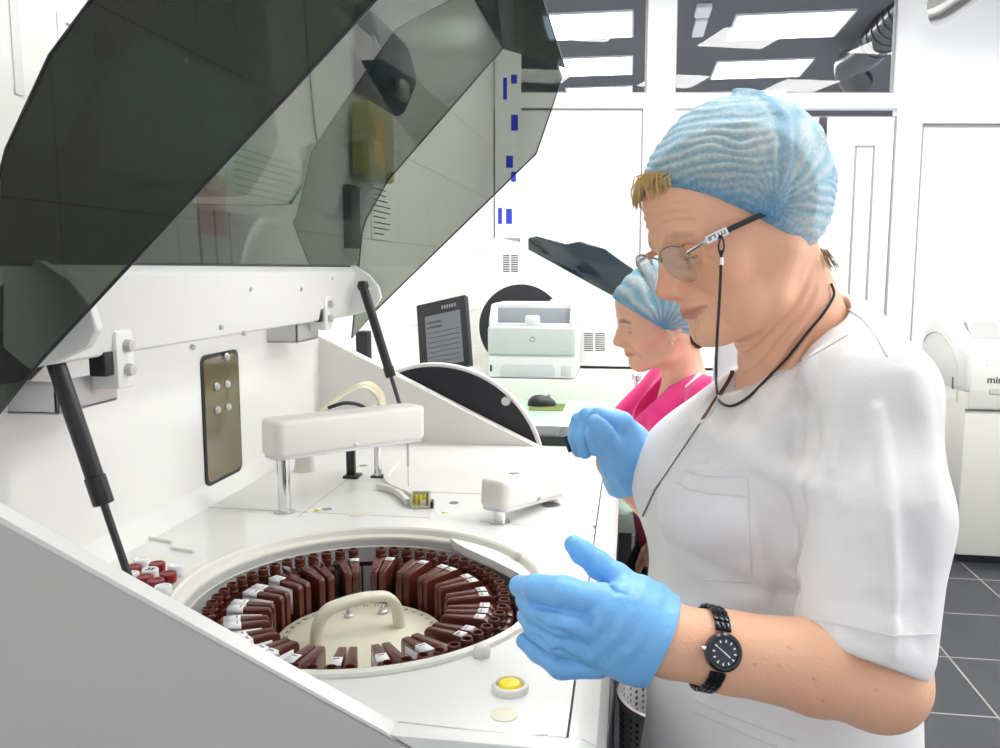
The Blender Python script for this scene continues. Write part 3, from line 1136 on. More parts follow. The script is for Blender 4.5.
# gas struts
for (y, lab) in ((LY0 + .135, 0), (LY1 - .11, 1)):
    T = Vector((-.694, y, 1.425)) if lab else Vector((-.688, y, 1.405))
    if lab:
        T = at(363, 286, Y=y)
        Bt = at(402, 412, Y=y)
        Bt = T + (Bt - T) * 1.20
    else:
        T = at(48, 340, Y=y)
        Bt = at(124, 563, Y=y)
        Bt = T + (Bt - T) * 1.12
    d = Bt - T
    K = T + d * (.60 if lab else .655)
    K0 = T + d * (.53 if lab else .54)
    s_ = MB().tube([T, T + d * .04, K0, K0 + d * .004, K - d * .004, K], [.010, .0125, .0125, .0145, .0145, .012], 18).build('gas_strut', black, an)
    MB().tube([K - d * .01, Bt], .0055, 12).build('strut_rod', mat('rod_dark' + str(lab), (.07, .07, .075), .25, .8), s_)
    MB().lathe([(0, -.014), (.012, -.012), (.016, 0), (.012, .012), (0, .014)], 16, T).build('strut_joint', black, s_)
    # pivot plate
    if not lab:
        q = at(25, 340, Y=y - .02)
        MB().prism([(q.x - .10, q.z - .07), (q.x + .005, q.z - .055), (q.x + .045, q.z - .02), (q.x + .048, q.z + .02), (q.x + .0, q.z + .08), (q.x - .07, q.z + .06)], y - .03, y - .018, 'y', .003).build('pivot_plate', black, an)
# round black end cover with white edge, beyond the far panel
cc = at(437, 471, Y=2.335)
def disc_poly(c, r, a0, a1, zb):
    P = [(c.x + r * math.cos(math.radians(a)), c.z + r * math.sin(math.radians(a))) for a in np.linspace(a0, a1, 40)]
    return P + [(P[-1][0], zb), (P[0][0], zb)]
e_ = MB().prism(disc_poly(cc, .313, 0, 180, .70), 2.325, 2.350, 'y', .004, 3).build('end_cover', white, an)
MB().prism(disc_poly(cc, .303, 0, 180, .71), 2.321, 2.327, 'y', .001).build('cover_face', blackmat, e_)
kp = at(506, 401, Y=2.32)
MB().lathe([(0, 0), (.012, 0), (.013, .004), (.009, .005), (.008, .003), (0, .003)], 24, (0, 0, 0), Matrix.Translation((kp.x, 2.321, kp.z)) @ Matrix.Rotation(PI / 2, 4, 'X')).build('cover_lock', alu, e_)

# ------------------------------------------------------------------ lift-out bottle carousel
EY = 1.045
MK = Matrix.Translation((KX, KY, 0)) @ Matrix.Diagonal((1, EY, 1, 1)) @ Matrix.Translation((-KX, -KY, 0))
ca = thing('reagent_carousel', 'round cream carousel with arched handle in the middle of the bottle ring', 'carousel', (KX, KY, ZD - .068))
m_ = MB()
m_.lathe([(.02, ZD - .050), (.128, ZD - .049), (.129, ZD - .01), (.127, ZD - .002), (.124, ZD), (0.004, ZD)], 96, (KX, KY, 0))
m_.build('hub_disc', cream, ca)
m_ = MB()
m_.lathe([(.02, ZD - .068), (.240, ZD - .068), (.242, ZD - .062), (.240, ZD - .053), (.12, ZD - .053)], 96, (KX, KY, 0), MK)
m_.build('carousel_plate', brown, ca)
m_ = MB()
m_.lathe([(.2385, .926), (.2415, .926), (.2415, .933), (.2385, .933)], 128, (KX, KY, 0), MK, cap=False)
for k in range(45):
    a = 2 * PI * (k + .5) / 45
    m_.box((-.0015, -.0012, -.130), (.0015, .0012, -.052), 0, 1, Matrix.Translation((KX + .2400 * math.cos(a), KY + EY * .2400 * math.sin(a), DZ)))
m_.build('outer_guard', brown, ca)
# handle: broad arch
ha = at(328, 640, Z=ZD)
hb = at(402, 622, Z=ZD)
hd = (hb - ha).normalized()
sd = Vector((-hd.y, hd.x, 0))
Lh = .125
cen = Vector((KX - .002, KY - .004, 0))
hp = []
for (s, z) in ((-Lh / 2 - .006, ZD - .004), (-Lh / 2 - .002, ZD + .03), (-Lh / 2 + .012, ZD + .050), (-Lh / 2 + .034, ZD + .056), (0, ZD + .058), (Lh / 2 - .034, ZD + .056), (Lh / 2 - .012, ZD + .050), (Lh / 2 + .002, ZD + .03), (Lh / 2 + .006, ZD - .004)):
    hp.append(cen + hd * s + Vector((0, 0, z)))
hp = curve_pts(hp, 6)
vs, fs = [], []
n_ = 14
for i, p in enumerate(hp):
    t = (hp[min(i + 1, len(hp) - 1)] - hp[max(i - 1, 0)]).normalized()
    nn = t.cross(sd).normalized()
    for k in range(n_):
        a = 2 * PI * k / n_
        ca_, sa_ = math.cos(a), math.sin(a)
        ex = lambda c_: math.copysign(abs(c_) ** .7, c_)
        vs.append(p + sd * ex(ca_) * .0115 + nn * ex(sa_) * .0078)
for i in range(len(hp) - 1):
    for k in range(n_):
        k2 = (k + 1) % n_
        fs.append((i * n_ + k, i * n_ + k2, (i + 1) * n_ + k2, (i + 1) * n_ + k))
MB().add(vs, fs, True).build('handle', cream, ca)
for (px, py) in ((349, 617), (383, 613)):
    p = at(px, py, Z=ZD)
    MB().lathe([(.0075, -.001), (.0075, .004), (.0045, .006), (.0045, .010), (.002, .014), (0, .0145)], 14, (p.x, p.y, ZD)).build('locating_pin', alu, ca)
# numbers round the edge of the disc
nm = MB()
numbers = []
for k in range(40):
    a = 2 * PI * (k + .5) / 40
    M = Matrix.Translation((KX + .114 * math.cos(a), KY + .114 * math.sin(a), ZD + .0003)) @ Matrix.Rotation(a + PI / 2, 4, 'Z')
    cu = bpy.data.curves.new('n', 'FONT')
    cu.body = str(k + 1)
    cu.size = .0095
    cu.align_x = 'CENTER'
    cu.align_y = 'CENTER'
    cu.offset = .0002
    tmp = bpy.data.objects.new('n', cu)
    COL.objects.link(tmp)
    me = bpy.data.meshes.new_from_object(tmp.evaluated_get(bpy.context.evaluated_depsgraph_get()))
    bpy.data.objects.remove(tmp)
    nm.add([v.co.copy() for v in me.vertices], [list(p.vertices) for p in me.polygons], False, M)
nm.build('position_numbers', ink, ca)

# ------------------------------------------------------------------ wedge bottles standing in the ring
NB = 58
ZI = .100


def make_bottle(kind):
    """x points outwards from the middle of the carousel; origin at the base of the bottle on its outer end"""
    t_ = thing('reagent_bottle', 'x', 'bottle')
    short = kind == 'short'
    x0 = -.044 if short else -.098
    i0, o0 = (.0062, .0096) if short else (.0056, .0106)

    def hw(x):
        return i0 + (o0 - i0) * min(max((x - x0) / -x0, 0), 1)
    zi = ZI - (.006 if short else 0)
    out = [(x0, .004), (x0, zi - .006), (x0 + .004, zi), (-.030, zi + (.003 if not short else 0)), (-.0225, zi - .001), (-.019, zi - .008), (.004, zi - .009), (.006, zi - .013), (.006, .004), (.002, 0), (x0 + .004, 0)]
    bm = bmesh.new()
    n = len(out)
    L_ = [bm.verts.new((x, -hw(x), z)) for x, z in out]
    R_ = [bm.verts.new((x, hw(x), z)) for x, z in out]
    bm.faces.new(L_)
    bm.faces.new(R_[::-1])
    for i in range(n):
        j = (i + 1) % n
        bm.faces.new((L_[j], L_[i], R_[i], R_[j]))
    bmesh.ops.recalc_face_normals(bm, faces=bm.faces)
    es = [e for e in bm.edges if e.calc_face_angle(0) > .3]
    bmesh.ops.bevel(bm, geom=es, offset=.0018, segments=2, affect='EDGES', profile=.5)
    MB().bm_add(bm, True).build('body', brown, t_)
    zn = ZI - .010
    nk = MB()
    nk.lathe([(.0078, zn - .002), (.0078, zn + .006), (.0094, zn + .008), (.0094, zn + .011), (.0082, zn + .012), (.0089, zn + .016), (.0089, zn + .021), (.0082, zn + .0225), (.0066, zn + .0225), (.0060, zn + .018), (.0056, zn + .004), (.0, zn + .004)], 20, (-.0085, 0, 0), cap=False)
    nk.build('neck', brown, t_)
    if kind in ('left', 'right', 'top', 'flag'):
        sgn = {'left': -1, 'right': 1}.get(kind, 0)
        xa, xb = (-.046, -.031) if not sgn else (-.056, -.032)
        m_ = MB()
        zt = zi + .0034
        ya, yb = hw(xa) + .0006, hw(xb) + .0006
        if kind == 'flag':      # one end of the label has come loose and stands up
            m_.add([(xa, -ya * .8, zt), (xb, -yb * .8, zt), (xb - .002, yb * .3, zt + .012), (xa - .004, ya * .3, zt + .014)], [(0, 1, 2, 3)])
        else:
            m_.add([(xa, -ya * .86, zt), (xb, -yb * .86, zt), (xb, yb * .86, zt), (xa, ya * .86, zt)], [(0, 1, 2, 3)])
        if sgn:
            xc = -.084
            yc = hw(xc) + .0007
            m_.add([(xa, ya * .86 * sgn, zt), (xb, yb * .86 * sgn, zt), (xb, yb * sgn, zi - .004), (xa, ya * sgn, zi - .004)], [(0, 1, 2, 3)])
            m_.add([(xc, yc * sgn, zi - .007), (xb, yb * sgn, zi - .004), (xb, yb * sgn, zi - .048), (xc, yc * sgn, zi - .048)], [(0, 1, 2, 3)])
        o = m_.build('paper_label', paper, t_)
        so = o.modifiers.new('s', 'SOLIDIFY')
        so.thickness = .0004
        q = MB()
        if kind != 'flag':
            q.box((xa + .004, -ya * .5, zt + .0002), (xa + .006, ya * .45, zt + .0006))
        if sgn:
            for zz in (.016, .022, .034):
                q.add([(xc + .006, (yc + .0006) * sgn, zi - zz), (xb - .006, (yb + .0006) * sgn, zi - zz), (xb - .006, (yb + .0006) * sgn, zi - zz - .0016), (xc + .006, (yc + .0006) * sgn, zi - zz - .0016)], [(0, 1, 2, 3)])
        if q.v:
            q.build('label_print', inkgrey, o)
    return t_


proto = {}
for kind in ('plain', 'left', 'right', 'top', 'flag', 'short'):
    t_ = make_bottle(kind)
    proto[kind] = [t_, list(t_.children)]
used = {}


def put_bottle(kind, loc, rz, lab, grp):
    root, ch = proto[kind]
    if kind not in used:
        used[kind] = 1
        r = root
    else:
        r = root.copy()
        COL.objects.link(r)
        for c in ch:
            d = c.copy()
            COL.objects.link(d)
            d.parent = r
            for g in c.children:
                e = g.copy()
                COL.objects.link(e)
                e.parent = d
    r.location = loc
    r.rotation_euler = (0, 0, rz)
    tag(r, lab, 'bottle', grp)
    return r


RO = .2285
ZBASE = ZD - .053
kw = {'plain': 'bare brown wedge bottle', 'right': 'brown bottle with folded flank label', 'left': 'brown bottle with label facing the panel', 'top': 'brown bottle with small top label', 'flag': 'brown bottle with peeling upright label', 'short': 'short brown bottle'}


def sector(a):
    a %= 360
    if a < 45 or a >= 318:
        return 'cuvette side of ring'
    if a < 75:
        return 'small-arm side of ring'
    if a < 120:
        return 'long-arm side of ring'
    if a < 165:
        return 'slot-window side of ring'
    if a < 225:
        return 'red-cap side of ring'
    if a < 270:
        return 'sloping-panel side of ring'
    return 'yellow-button side of ring'


ordn = ['first', 'second', 'third', 'fourth', 'fifth', 'sixth', 'seventh', 'eighth', 'ninth', 'tenth', 'eleventh', 'twelfth']
slots = []
rb = random.Random(11)
for k in range(NB):
    adeg = 360 * k / NB
    if k in (17, 47):
        continue
    if k % 3 == 2:
        kind = 'short'
    elif 70 < adeg < 115:
        kind = ('top', 'plain', 'plain')[k % 3]
    elif adeg <= 70 or adeg > 325:
        kind = 'top'
    elif adeg < 150:
        kind = ('flag', 'right')[(k // 2) % 2] if k % 3 == 0 else 'plain'
    elif adeg < 250:
        kind = 'right'
    else:
        kind = ('left', 'plain', 'plain')[k % 3]
    slots.append((adeg, kind))
tot = {}
for adeg, kind in slots:
    tot[(kind, sector(adeg))] = tot.get((kind, sector(adeg)), 0) + 1
cnt = {}
for adeg, kind in slots:
    a = math.radians(adeg)
    key = (kind, sector(adeg))
    n_ = cnt.get(key, 0)
    cnt[key] = n_ + 1
    lab = kw[kind] + ', ' + ((ordn[n_] + ' anticlockwise, ') if tot[key] > 1 else '') + sector(adeg)
    wob = math.radians(rb.uniform(-.9, .9)) if kind != 'short' else 0
    put_bottle(kind, (KX + RO * math.cos(a), KY + EY * RO * math.sin(a), ZBASE + .0005), a + wob, lab, 'brown bottles in the carousel ring')
for kind in proto:
    if kind not in used:
        for c in proto[kind][1]:
            bpy.data.objects.remove(c)
        bpy.data.objects.remove(proto[kind][0])

# ------------------------------------------------------------------ red and white capped tubes
capw = mat('white_cap', (.85, .85, .86), .35)
vi = 0
vlist = [(133, 566, 1, 'red-capped tube by the strut rod'), (150, 569, 0, 'white-capped tube with dark marks among red caps'), (157, 563, 1, 'red-capped tube farthest from the panel'), (145, 576, 1, 'red-capped tube in front of the marked white cap'), (168, 573, 1, 'red-capped tube beside the white cap nearest the bottles'), (156, 580, 1, 'red-capped tube lowest in the cluster'),
         (176, 565, 0, 'plain white-capped tube at the well side of the rack'), (163, 586, 0, 'white-capped tube at the panel edge of the rack'), (131, 573, 0, 'white-capped tube half hidden by the strut rod'), (141, 559, 0, 'white-capped tube at the back of the rack')]
for (px, py, red, lab) in vlist:
    p = at(px, py, Z=DZ + .020)
    t_ = thing('sample_tube', lab, 'tube', (p.x, p.y, DZ), 'capped tubes in the corner rack')
    MB().lathe([(.0085, DZ + .0005), (.0085, DZ + .010)], 18, (p.x, p.y, 0)).build('tube_body', offwhite, t_)
    c_ = MB().lathe([(.0115, DZ + .006), (.0125, DZ + .008), (.0125, DZ + .019), (.0115, DZ + .0205), (.0085, DZ + .0205), (.008, DZ + .0195), (0, DZ + .0195)], 22, (p.x, p.y, 0)).build('cap', redcap if red else capw, t_)
    if 'marks' in lab:
        text_obj('cap_marks', '35', .013, Matrix.Translation((p.x, p.y, DZ + .0198)), ink, c_)
# ------------------------------------------------------------------ bench behind the machine and what stands on it
TZ = .93
SZ = 1.012
bt = thing('lab_bench', 'long white bench against the tiled wall with pale green top edge', 'bench', (-.5, 3.3, 0))
MB().box((-.95, 2.40, TZ - .03), (.06, 3.44, TZ - .002), .003).build('worktop', white, bt)
MB().box((-.94, 2.41, TZ - .002), (.055, 3.43, TZ), .0005).build('glass_top', greentop, bt)
MB().box((-.95, 3.44, TZ - .03), (.45, 4.75, SZ), .003).build('raised_shelf', offwhite, bt)
MB().box((-.30, 2.42, .700), (.09, 2.95, .757), .004).build('pull_out_board', greentop, bt)
m_ = MB()
for x in (-.2, .04):
    m_.box((x - .015, 2.42, 0), (x + .015, 2.45, .90), .002)
m_.build('leg', steel, bt)
MB().box((-.94, 2.9, .06), (.02, 4.7, .90), .004).build('cupboard', blackmat, bt)

# printer
PY = 3.46
px0, px1 = at(487, 345, Y=PY).x, at(576, 345, Y=PY).x
pz0, pz1 = SZ, at(530, 304, Y=PY).z
pr = thing('laser_printer', 'white and pale grey desktop printer in front of the black round cover', 'printer', ((px0 + px1) / 2, PY + .16, SZ))
pw = mat('printer_white', (.66, .67, .69), .45)
pg = mat('printer_grey', (.50, .53, .53), .45)
pd = mat('printer_dark', (.30, .33, .36), .5)
H = pz1 - pz0
m_ = MB()
m_.box((px0, PY + .012, pz0 + .006), (px1, PY + .34, pz0 + H * .70), .012)
m_.prism([(px0 + .004, pz0 + H * .66), (px1 - .004, pz0 + H * .66), (px1 - .012, pz1 - .004), (px1 - .02, pz1), (px0 + .02, pz1), (px0 + .012, pz1 - .004)], PY + .115, PY + .34, 'y', .008)
for xa, xb in ((px0 + .002, px0 + .03), (px1 - .03, px1 - .002)):
    m_.prism([(PY + .03, pz0 + H * .62), (PY + .20, pz0 + H * .62), (PY + .20, pz1 - .002), (PY + .10, pz1 - .004), (PY + .035, pz0 + H * .78)], xa, xb, 'x', .006)
m_.build('housing', pw, pr)
MB().box((px0 + .028, PY + .10, pz0 + H * .68), (px1 - .028, PY + .118, pz1 - .02), .002).build('output_slot', pd, pr)
MB().box((px0 + .030, PY + .035, pz0 + H * .69), (px1 - .030, PY + .11, pz0 + H * .73), .002).build('output_tray', pw, pr)
MB().box(((px0 + px1) / 2 - .03, PY + .03, pz0 + H * .70), ((px0 + px1) / 2 + .03, PY + .06, pz0 + H * .84), .008).build('paper_stop', pw, pr)
m_ = MB()
m_.box((px0 + .002, PY, pz0 + H * .315), (px1 - .002, PY + .03, pz0 + H * .70), .012, 3)
fp = m_.build('front_panel', pg, pr)
c = Vector(((px0 + px1) / 2 + .005, PY - .001, pz0 + H * .53))
MX = Matrix.Translation(c) @ Matrix.Rotation(PI / 2, 4, 'X')
lg = MB().lathe([(0, 0), (.012, 0), (.012, .0015), (0, .0015)], 28, (0, 0, 0), MX).build('badge', mat('badge_grey', (.25, .28, .32), .3, .3), fp)
text_obj('badge_letters', 'hp', .016, Matrix.Translation(c + Vector((0, -.002, .001))) @ Matrix.Rotation(PI / 2, 4, 'X') @ Matrix.Shear('XZ', 4, (0.0, 0.0)), paper, lg)
text_obj('model_text', 'LaserJet', .007, Matrix.Translation(Vector((px1 - .05, PY - .0008, pz0 + H * .37))) @ Matrix.Rotation(PI / 2, 4, 'X'), inkgrey, fp)
m_ = MB()
m_.box((px0 + .004, PY + .003, pz0 + .004), (px1 - .004, PY + .035, pz0 + H * .30), .006)
tr = m_.build('paper_tray', pw, pr)
MB().prism([(px0 + .055, pz0 + .045), (px0 + .07, pz0 + .060), (px1 - .095, pz0 + .060), (px1 - .085, pz0 + .045), (px1 - .085, pz0 + .010), (px0 + .055, pz0 + .010)], PY + .0005, PY + .006, 'y', .001).build('tray_grip', mat('printer_shade', (.50, .52, .54), .5), tr)
MB().box((px1 - .06, PY + .001, pz0 + .012), (px1 - .02, PY + .006, pz0 + .055), .002).build('tray_latch', pg, tr)
MB().box((px0 + .012, PY + .001, pz0 + .028), (px0 + .020, PY + .006, pz0 + .055), .001).build('level_mark', black, tr)

# tilted control screen
scq = [at(413, 306, Y=3.02), at(462, 295, Y=2.98), at(474, 366, Y=2.86), at(420, 374, Y=2.93)]
x_ = (scq[1] - scq[0]).normalized()
y_ = (scq[0] - scq[3]).normalized()
MS = frame(scq[3], x_, y_)
w_, h_ = (scq[1] - scq[0]).length, (scq[0] - scq[3]).length
mo = thing('control_screen', 'small black tilted screen showing grey rows behind the gas strut', 'screen', (scq[3].x + .1, scq[3].y, TZ))
MB().box((0, 0, -.03), (w_, h_, 0), .005, 2, MS).build('bezel', blackmat, mo)
scm = mat('screen_grey', srgb(98, 100, 106), .25, emit=srgb(90, 92, 98), estr=.25)
so_ = MB().box((w_ * .17, h_ * .06, -.002), (w_ * .88, h_ * .80, .0012), 0, 1, MS).build('display', scm, mo)
dkrow = mat('screen_row', srgb(58, 60, 66), .3)
q = MB()
for r_ in range(9):
    yy = h_ * (.12 + .07 * r_)
    q.box((w_ * .20, yy, .001), (w_ * (.84 if r_ < 7 else .5), yy + h_ * (.012 if r_ < 7 else .03), .0016), 0, 1, MS)
q.build('screen_lines', dkrow, so_)
q = MB()
for k in range(6):
    q.box((w_ * (.52 + .05 * k), h_ * .86, -.001), (w_ * (.55 + .05 * k), h_ * .91, .0008), 0, 1, MS)
q.build('bezel_lettering', inkgrey, mo)
bx = (scq[2] + scq[3]) / 2
MB().box((bx.x - .03, bx.y + .045, TZ), (bx.x + .03, bx.y + .085, bx.z + .06), .006).build('stand', black, mo)
MB().box((bx.x - .09, bx.y - .07, TZ), (bx.x + .09, bx.y + .10, TZ + .012), .005).build('stand_base', black, mo)
# another display seen edge-on
p = at(362, 420, Y=2.62)
q_ = at(362, 331, Y=2.62)
dd = thing('flat_display', 'black flat display turned edge-on behind the far gas strut', 'screen', (p.x, 2.7, TZ))
MB().box((at(357, 330, Y=2.62).x, 2.60, TZ + .08), (at(369, 330, Y=2.62).x, 2.65, q_.z), .006).build('display_case', blackmat, dd)
MB().box((p.x - .03, 2.59, TZ), (p.x + .03, 2.66, TZ + .082), .004).build('stand', black, dd)

# keyboard, mouse on its mat, papers, chrome post
k0, k1 = at(490, 425, Y=2.62), at(580, 425, Y=2.62)
kb = thing('desk_device', 'flat black desk device with rounded end lying on the white bench beside the black cover', 'device', (k1.x - .12, 2.62, TZ))
MB().prism(rrect(k0.x - .12, 2.52, k1.x, 2.68, .035, 8), TZ, TZ + .032, 'z', .007, 3).build('case', black, kb)
tp = mat('device_top', (.055, .058, .068), .5)
MB().prism(rrect(k1.x - .062, 2.53, k1.x - .008, 2.67, .026, 8), TZ + .031, TZ + .0335, 'z', .001).build('top_plate', tp, kb)
MB().prism(rrect(k0.x - .10, 2.53, k1.x - .067, 2.67, .006), TZ + .031, TZ + .0335, 'z', .001).build('top_plate', tp, kb)
pm = at(545, 407, Z=TZ)
mt = tag(MB().prism(rrect(pm.x - .055, pm.y - .09, pm.x + .075, pm.y + .08, .01), TZ, TZ + .003, 'z').build('mouse_mat', mat('mat_olive', srgb(104, 116, 52), .6)), 'yellow-green mouse mat on the bench near the printer', 'mouse mat')
ms = thing('computer_mouse', 'black computer mouse on the yellow-green mat', 'mouse', (pm.x - .02, pm.y, TZ + .003))
mm = MB()
bm = bmesh.new()
bmesh.ops.create_uvsphere(bm, u_segments=24, v_segments=14, radius=1)
for v in bm.verts:
    v.co = Vector((v.co.x * .056, v.co.y * .034, max(v.co.z, -.15) * .036 * (1 - .22 * v.co.x)))
mm.bm_add(bm, True, Matrix.Translation((pm.x - .015, pm.y + .02, TZ + .0085)) @ Matrix.Rotation(.2, 4, 'Z'))
mm.build('shell', black, ms)
MB().lathe([(.006, -.003), (.007, 0), (.006, .003)], 12, (0, 0, 0), Matrix.Translation((pm.x + .012, pm.y + .025, TZ + .040)) @ Matrix.Rotation(PI / 2, 4, 'X')).build('wheel', inkgrey, ms)
pp_ = at(548, 440, Z=TZ)
for k, (dx, dy, lab) in enumerate(((0, 0, 'white paper sheet lying on the bench by the keyboard'), (.03, .02, 'second white paper sheet askew on the first by the keyboard'))):
    M = Matrix.Translation((pp_.x + dx, pp_.y + dy - .02, TZ + .0005 + .0016 * k)) @ Matrix.Rotation(.15 + .3 * k, 4, 'Z')
    tag(MB().box((-.06, -.05, 0), (.06, .05, .0012), 0, 1, M).build('paper_sheet', paper), lab, 'paper')
cp = at(636, 388, Y=2.9)
ch_ = thing('chrome_stand', 'small chrome stand on the bench beside the pink-clad woman', 'stand', (cp.x, 2.9, TZ))
MB().lathe([(.022, TZ), (.022, TZ + .008), (.008, TZ + .012), (.008, TZ + .16)], 18, (cp.x, 2.9, 0)).build('stem', chrome, ch_)
MB().lathe([(.012, 0), (.018, .004), (.018, .02), (.012, .024)], 18, (cp.x, 2.9, TZ + .155)).build('stand_head', chrome, ch_)

# second analyzer on the shelf
AY = 3.86
a2 = thing('bench_analyzer', 'white analyzer with closed dark lid standing behind the printer', 'analyzer', (0, AY + .4, SZ))
pts = [at(*q_, Y=AY) for q_ in ((490, 366), (490, 238), (527, 249), (612, 296), (735, 352))]
xz = [(p.x, p.z) for p in pts]
xr = xz[-1][0]
prof = [(xz[0][0], SZ + .012), xz[1], xz[2], xz[3], (xr, xz[4][1]), (xr + .03, xz[4][1] - .01), (xr + .03, SZ + .012)]
MB().prism(prof, AY, AY + .04, 'y', .006, 3).build('side_panel', white, a2)
MB().box((xz[0][0] + .01, AY + .04, SZ + .012), (xr + .02, AY + .85, xz[4][1] - .02), .004).build('cabinet', white2, a2)
MB().box((xz[0][0], AY + .035, SZ + .012), (xz[0][0] + .05, AY + .86, xz[1][1]), .004).build('back_panel', white2, a2)
MB().prism([(x, z - .001) for x, z in prof], AY + .82, AY + .86, 'y', .004).build('side_panel', white, a2)
lp = [at(*q_, Y=AY + .012) for q_ in ((528, 251), (528, 238), (537, 236), (567, 244), (580, 241), (605, 249), (632, 268), (660, 300), (664, 320), (613, 296))]
MB().prism([(p.x, p.z) for p in lp], AY + .010, AY + .85, 'y', .006, 2).build('lid', mat('lid_dark', srgb(28, 42, 50), .12, coat=.6), a2)
m_ = MB()
m_.box((xz[0][0] + .02, AY + .02, SZ), (xr, AY + .8, SZ + .014))
m_.build('plinth', black, a2)
def vents(x0, y0, x1, y1, n):
    for c_ in range(2):
        m_ = MB()
        for r_ in range(n):
            a = at(x0 + (x1 - x0) * (.0 if c_ == 0 else .54), y0 + (y1 - y0) * r_ / n, Y=AY)
            e = at(x0 + (x1 - x0) * (.44 if c_ == 0 else 1.0), y0 + (y1 - y0) * (r_ + .55) / n, Y=AY)
            m_.box((a.x, AY - .0012, e.z), (e.x, AY + .003, a.z), .0005)
        m_.build('vent_slots', seam_m, a2)
vents(503, 255, 518, 273, 8)
vents(584, 333, 605, 352, 9)
cq = at(521, 327, Y=AY - .03)
r_ = at(565, 327, Y=AY - .03).x - cq.x
def disc2(r, z0):
    P = [(cq.x + r * math.cos(math.radians(a)), cq.z + r * math.sin(math.radians(a))) for a in np.linspace(-40, 220, 50)]
    return [p for p in P if p[1] > z0]
e_ = MB().prism(disc2(r_, SZ + .004), AY - .030, AY - .002, 'y', .004).build('end_cover', white, a2)
MB().prism(disc2(r_ * .965, SZ + .008), AY - .033, AY - .028, 'y', .001).build('cover_face', blackmat, e_)
kp = at(552, 301, Y=AY - .033)
MB().lathe([(0, 0), (.009, 0), (.009, .004), (0, .005)], 20, (0, 0, 0), Matrix.Translation(kp) @ Matrix.Rotation(PI / 2, 4, 'X')).build('cover_lock', paper, e_)

# ------------------------------------------------------------------ floor analyzer on the right
FY = 4.40
fx = at(959, 500, Y=FY).x
fa = thing('floor_analyzer', 'cream white floor-standing analyzer at the right against the partition', 'analyzer', (fx + .5, FY + .33, 0))
fw = mat('floor_analyzer_cream', (.70, .70, .64), .42)
fw2 = mat('floor_analyzer_white', (.80, .80, .78), .4)
zt = 1.075
W2 = 1.05
m_ = MB()
m_.box((fx, FY, .045), (fx + W2, FY + .66, .90), .012)
m_.build('cabinet', fw, fa)
# upper casing: seen from the side it rises in a rounded hump to the back
hump = [(FY - .005, .86), (FY - .005, zt - .02), (FY + .02, zt), (FY + .14, zt + .02), (FY + .25, zt + .06), (FY + .34, zt + .125), (FY + .42, zt + .155), (FY + .50, zt + .150), (FY + .58, zt + .11), (FY + .655, zt + .03), (FY + .665, zt - .04), (FY + .665, .86)]
MB().prism([(a, b_) for a, b_ in hump], fx - .004, fx + .09, 'x', .02, 3).build('side_hump', fw2, fa)
MB().prism([(a, b_) for a, b_ in hump], fx + W2 - .09, fx + W2 + .004, 'x', .02, 3).build('side_hump', fw2, fa)
MB().prism([(FY - .003, .88), (FY - .003, zt - .03), (FY + .02, zt - .008), (FY + .2, zt + .01), (FY + .30, zt + .07), (FY + .34, zt + .07), (FY + .34, .88)], fx + .08, fx + W2 - .08, 'x', .006, 2).build('top_fascia', fw2, fa)
MB().prism([(FY + .24, zt + .04), (FY + .34, zt + .115), (FY + .60, zt + .09), (FY + .64, zt), (FY + .64, .9), (FY + .24, .9)], fx + .10, fx + W2 - .10, 'x', .004).build('top_lid', mat('lid_grey', (.33, .33, .33), .4), fa)
MB().box((fx + .012, FY - .008, .785), (fx + W2 - .012, FY + .01, .99), .006).build('front_drawer', fw, fa)
MB().box((fx + .10, FY - .012, .858), (fx + .35, FY - .004, .885), .006).build('drawer_grip', mat('grip_shade', (.55, .55, .50), .5), fa)
MB().box((fx + .0, FY - .006, .776), (fx + W2, FY + .006, .783)).build('drawer_gap', seam_m, fa)
pt = at(987, 380, Y=FY - .009)
text_obj('front_lettering', 'mindray', .050, Matrix.Translation(pt) @ Matrix.Rotation(PI / 2, 4, 'X'), mat('letter_grey', srgb(70, 75, 85), .5), fa, align='LEFT', bold=.001)
MB().box((fx - .0055, FY + .16, .86), (fx - .003, FY + .18, .92), .001).build('side_latch', seam_m, fa)
arcp = [Vector((fx - .0048, FY + .10 + .1 * 0, .80)), Vector((fx - .0048, FY + .13, 1.0)), Vector((fx - .0048, FY + .26, 1.09)), Vector((fx - .0048, FY + .42, 1.13)), Vector((fx - .0048, FY + .56, 1.11)), Vector((fx - .0048, FY + .64, 1.06))]
MB().tube(curve_pts(arcp, 8), .003, 8).build('side_seam', seam_l, fa)
m_ = MB()
m_.box((fx + .03, FY + .04, .0), (fx + W2 - .03, FY + .6, .05))
m_.build('plinth', blackmat, fa)

# perforated bin and dark stand in the gap between machine and woman
bn = thing('perforated_bin', 'grey perforated metal bin on the floor in the gap beside the machine', 'bin', (.112, 1.76, 0))
pf = bpy.data.materials.new('perforated_metal')
pf.use_nodes = True
nt = pf.node_tree
b = nt.nodes['Principled BSDF']
tc = nt.nodes.new('ShaderNodeTexCoord')
vo = nt.nodes.new('ShaderNodeTexVoronoi')
vo.inputs['Scale'].default_value = 70
vo.inputs['Randomness'].default_value = 0
cr = nt.nodes.new('ShaderNodeValToRGB')
cr.color_ramp.elements[0].position = .30
cr.color_ramp.elements[0].color = (.02, .02, .02, 1)
cr.color_ramp.elements[1].position = .36
cr.color_ramp.elements[1].color = (.5, .5, .5, 1)
nt.links.new(tc.outputs['Object'], vo.inputs[0])
nt.links.new(vo.outputs[0], cr.inputs[0])
nt.links.new(cr.outputs[0], b.inputs['Base Color'])
b.inputs['Roughness'].default_value = .4
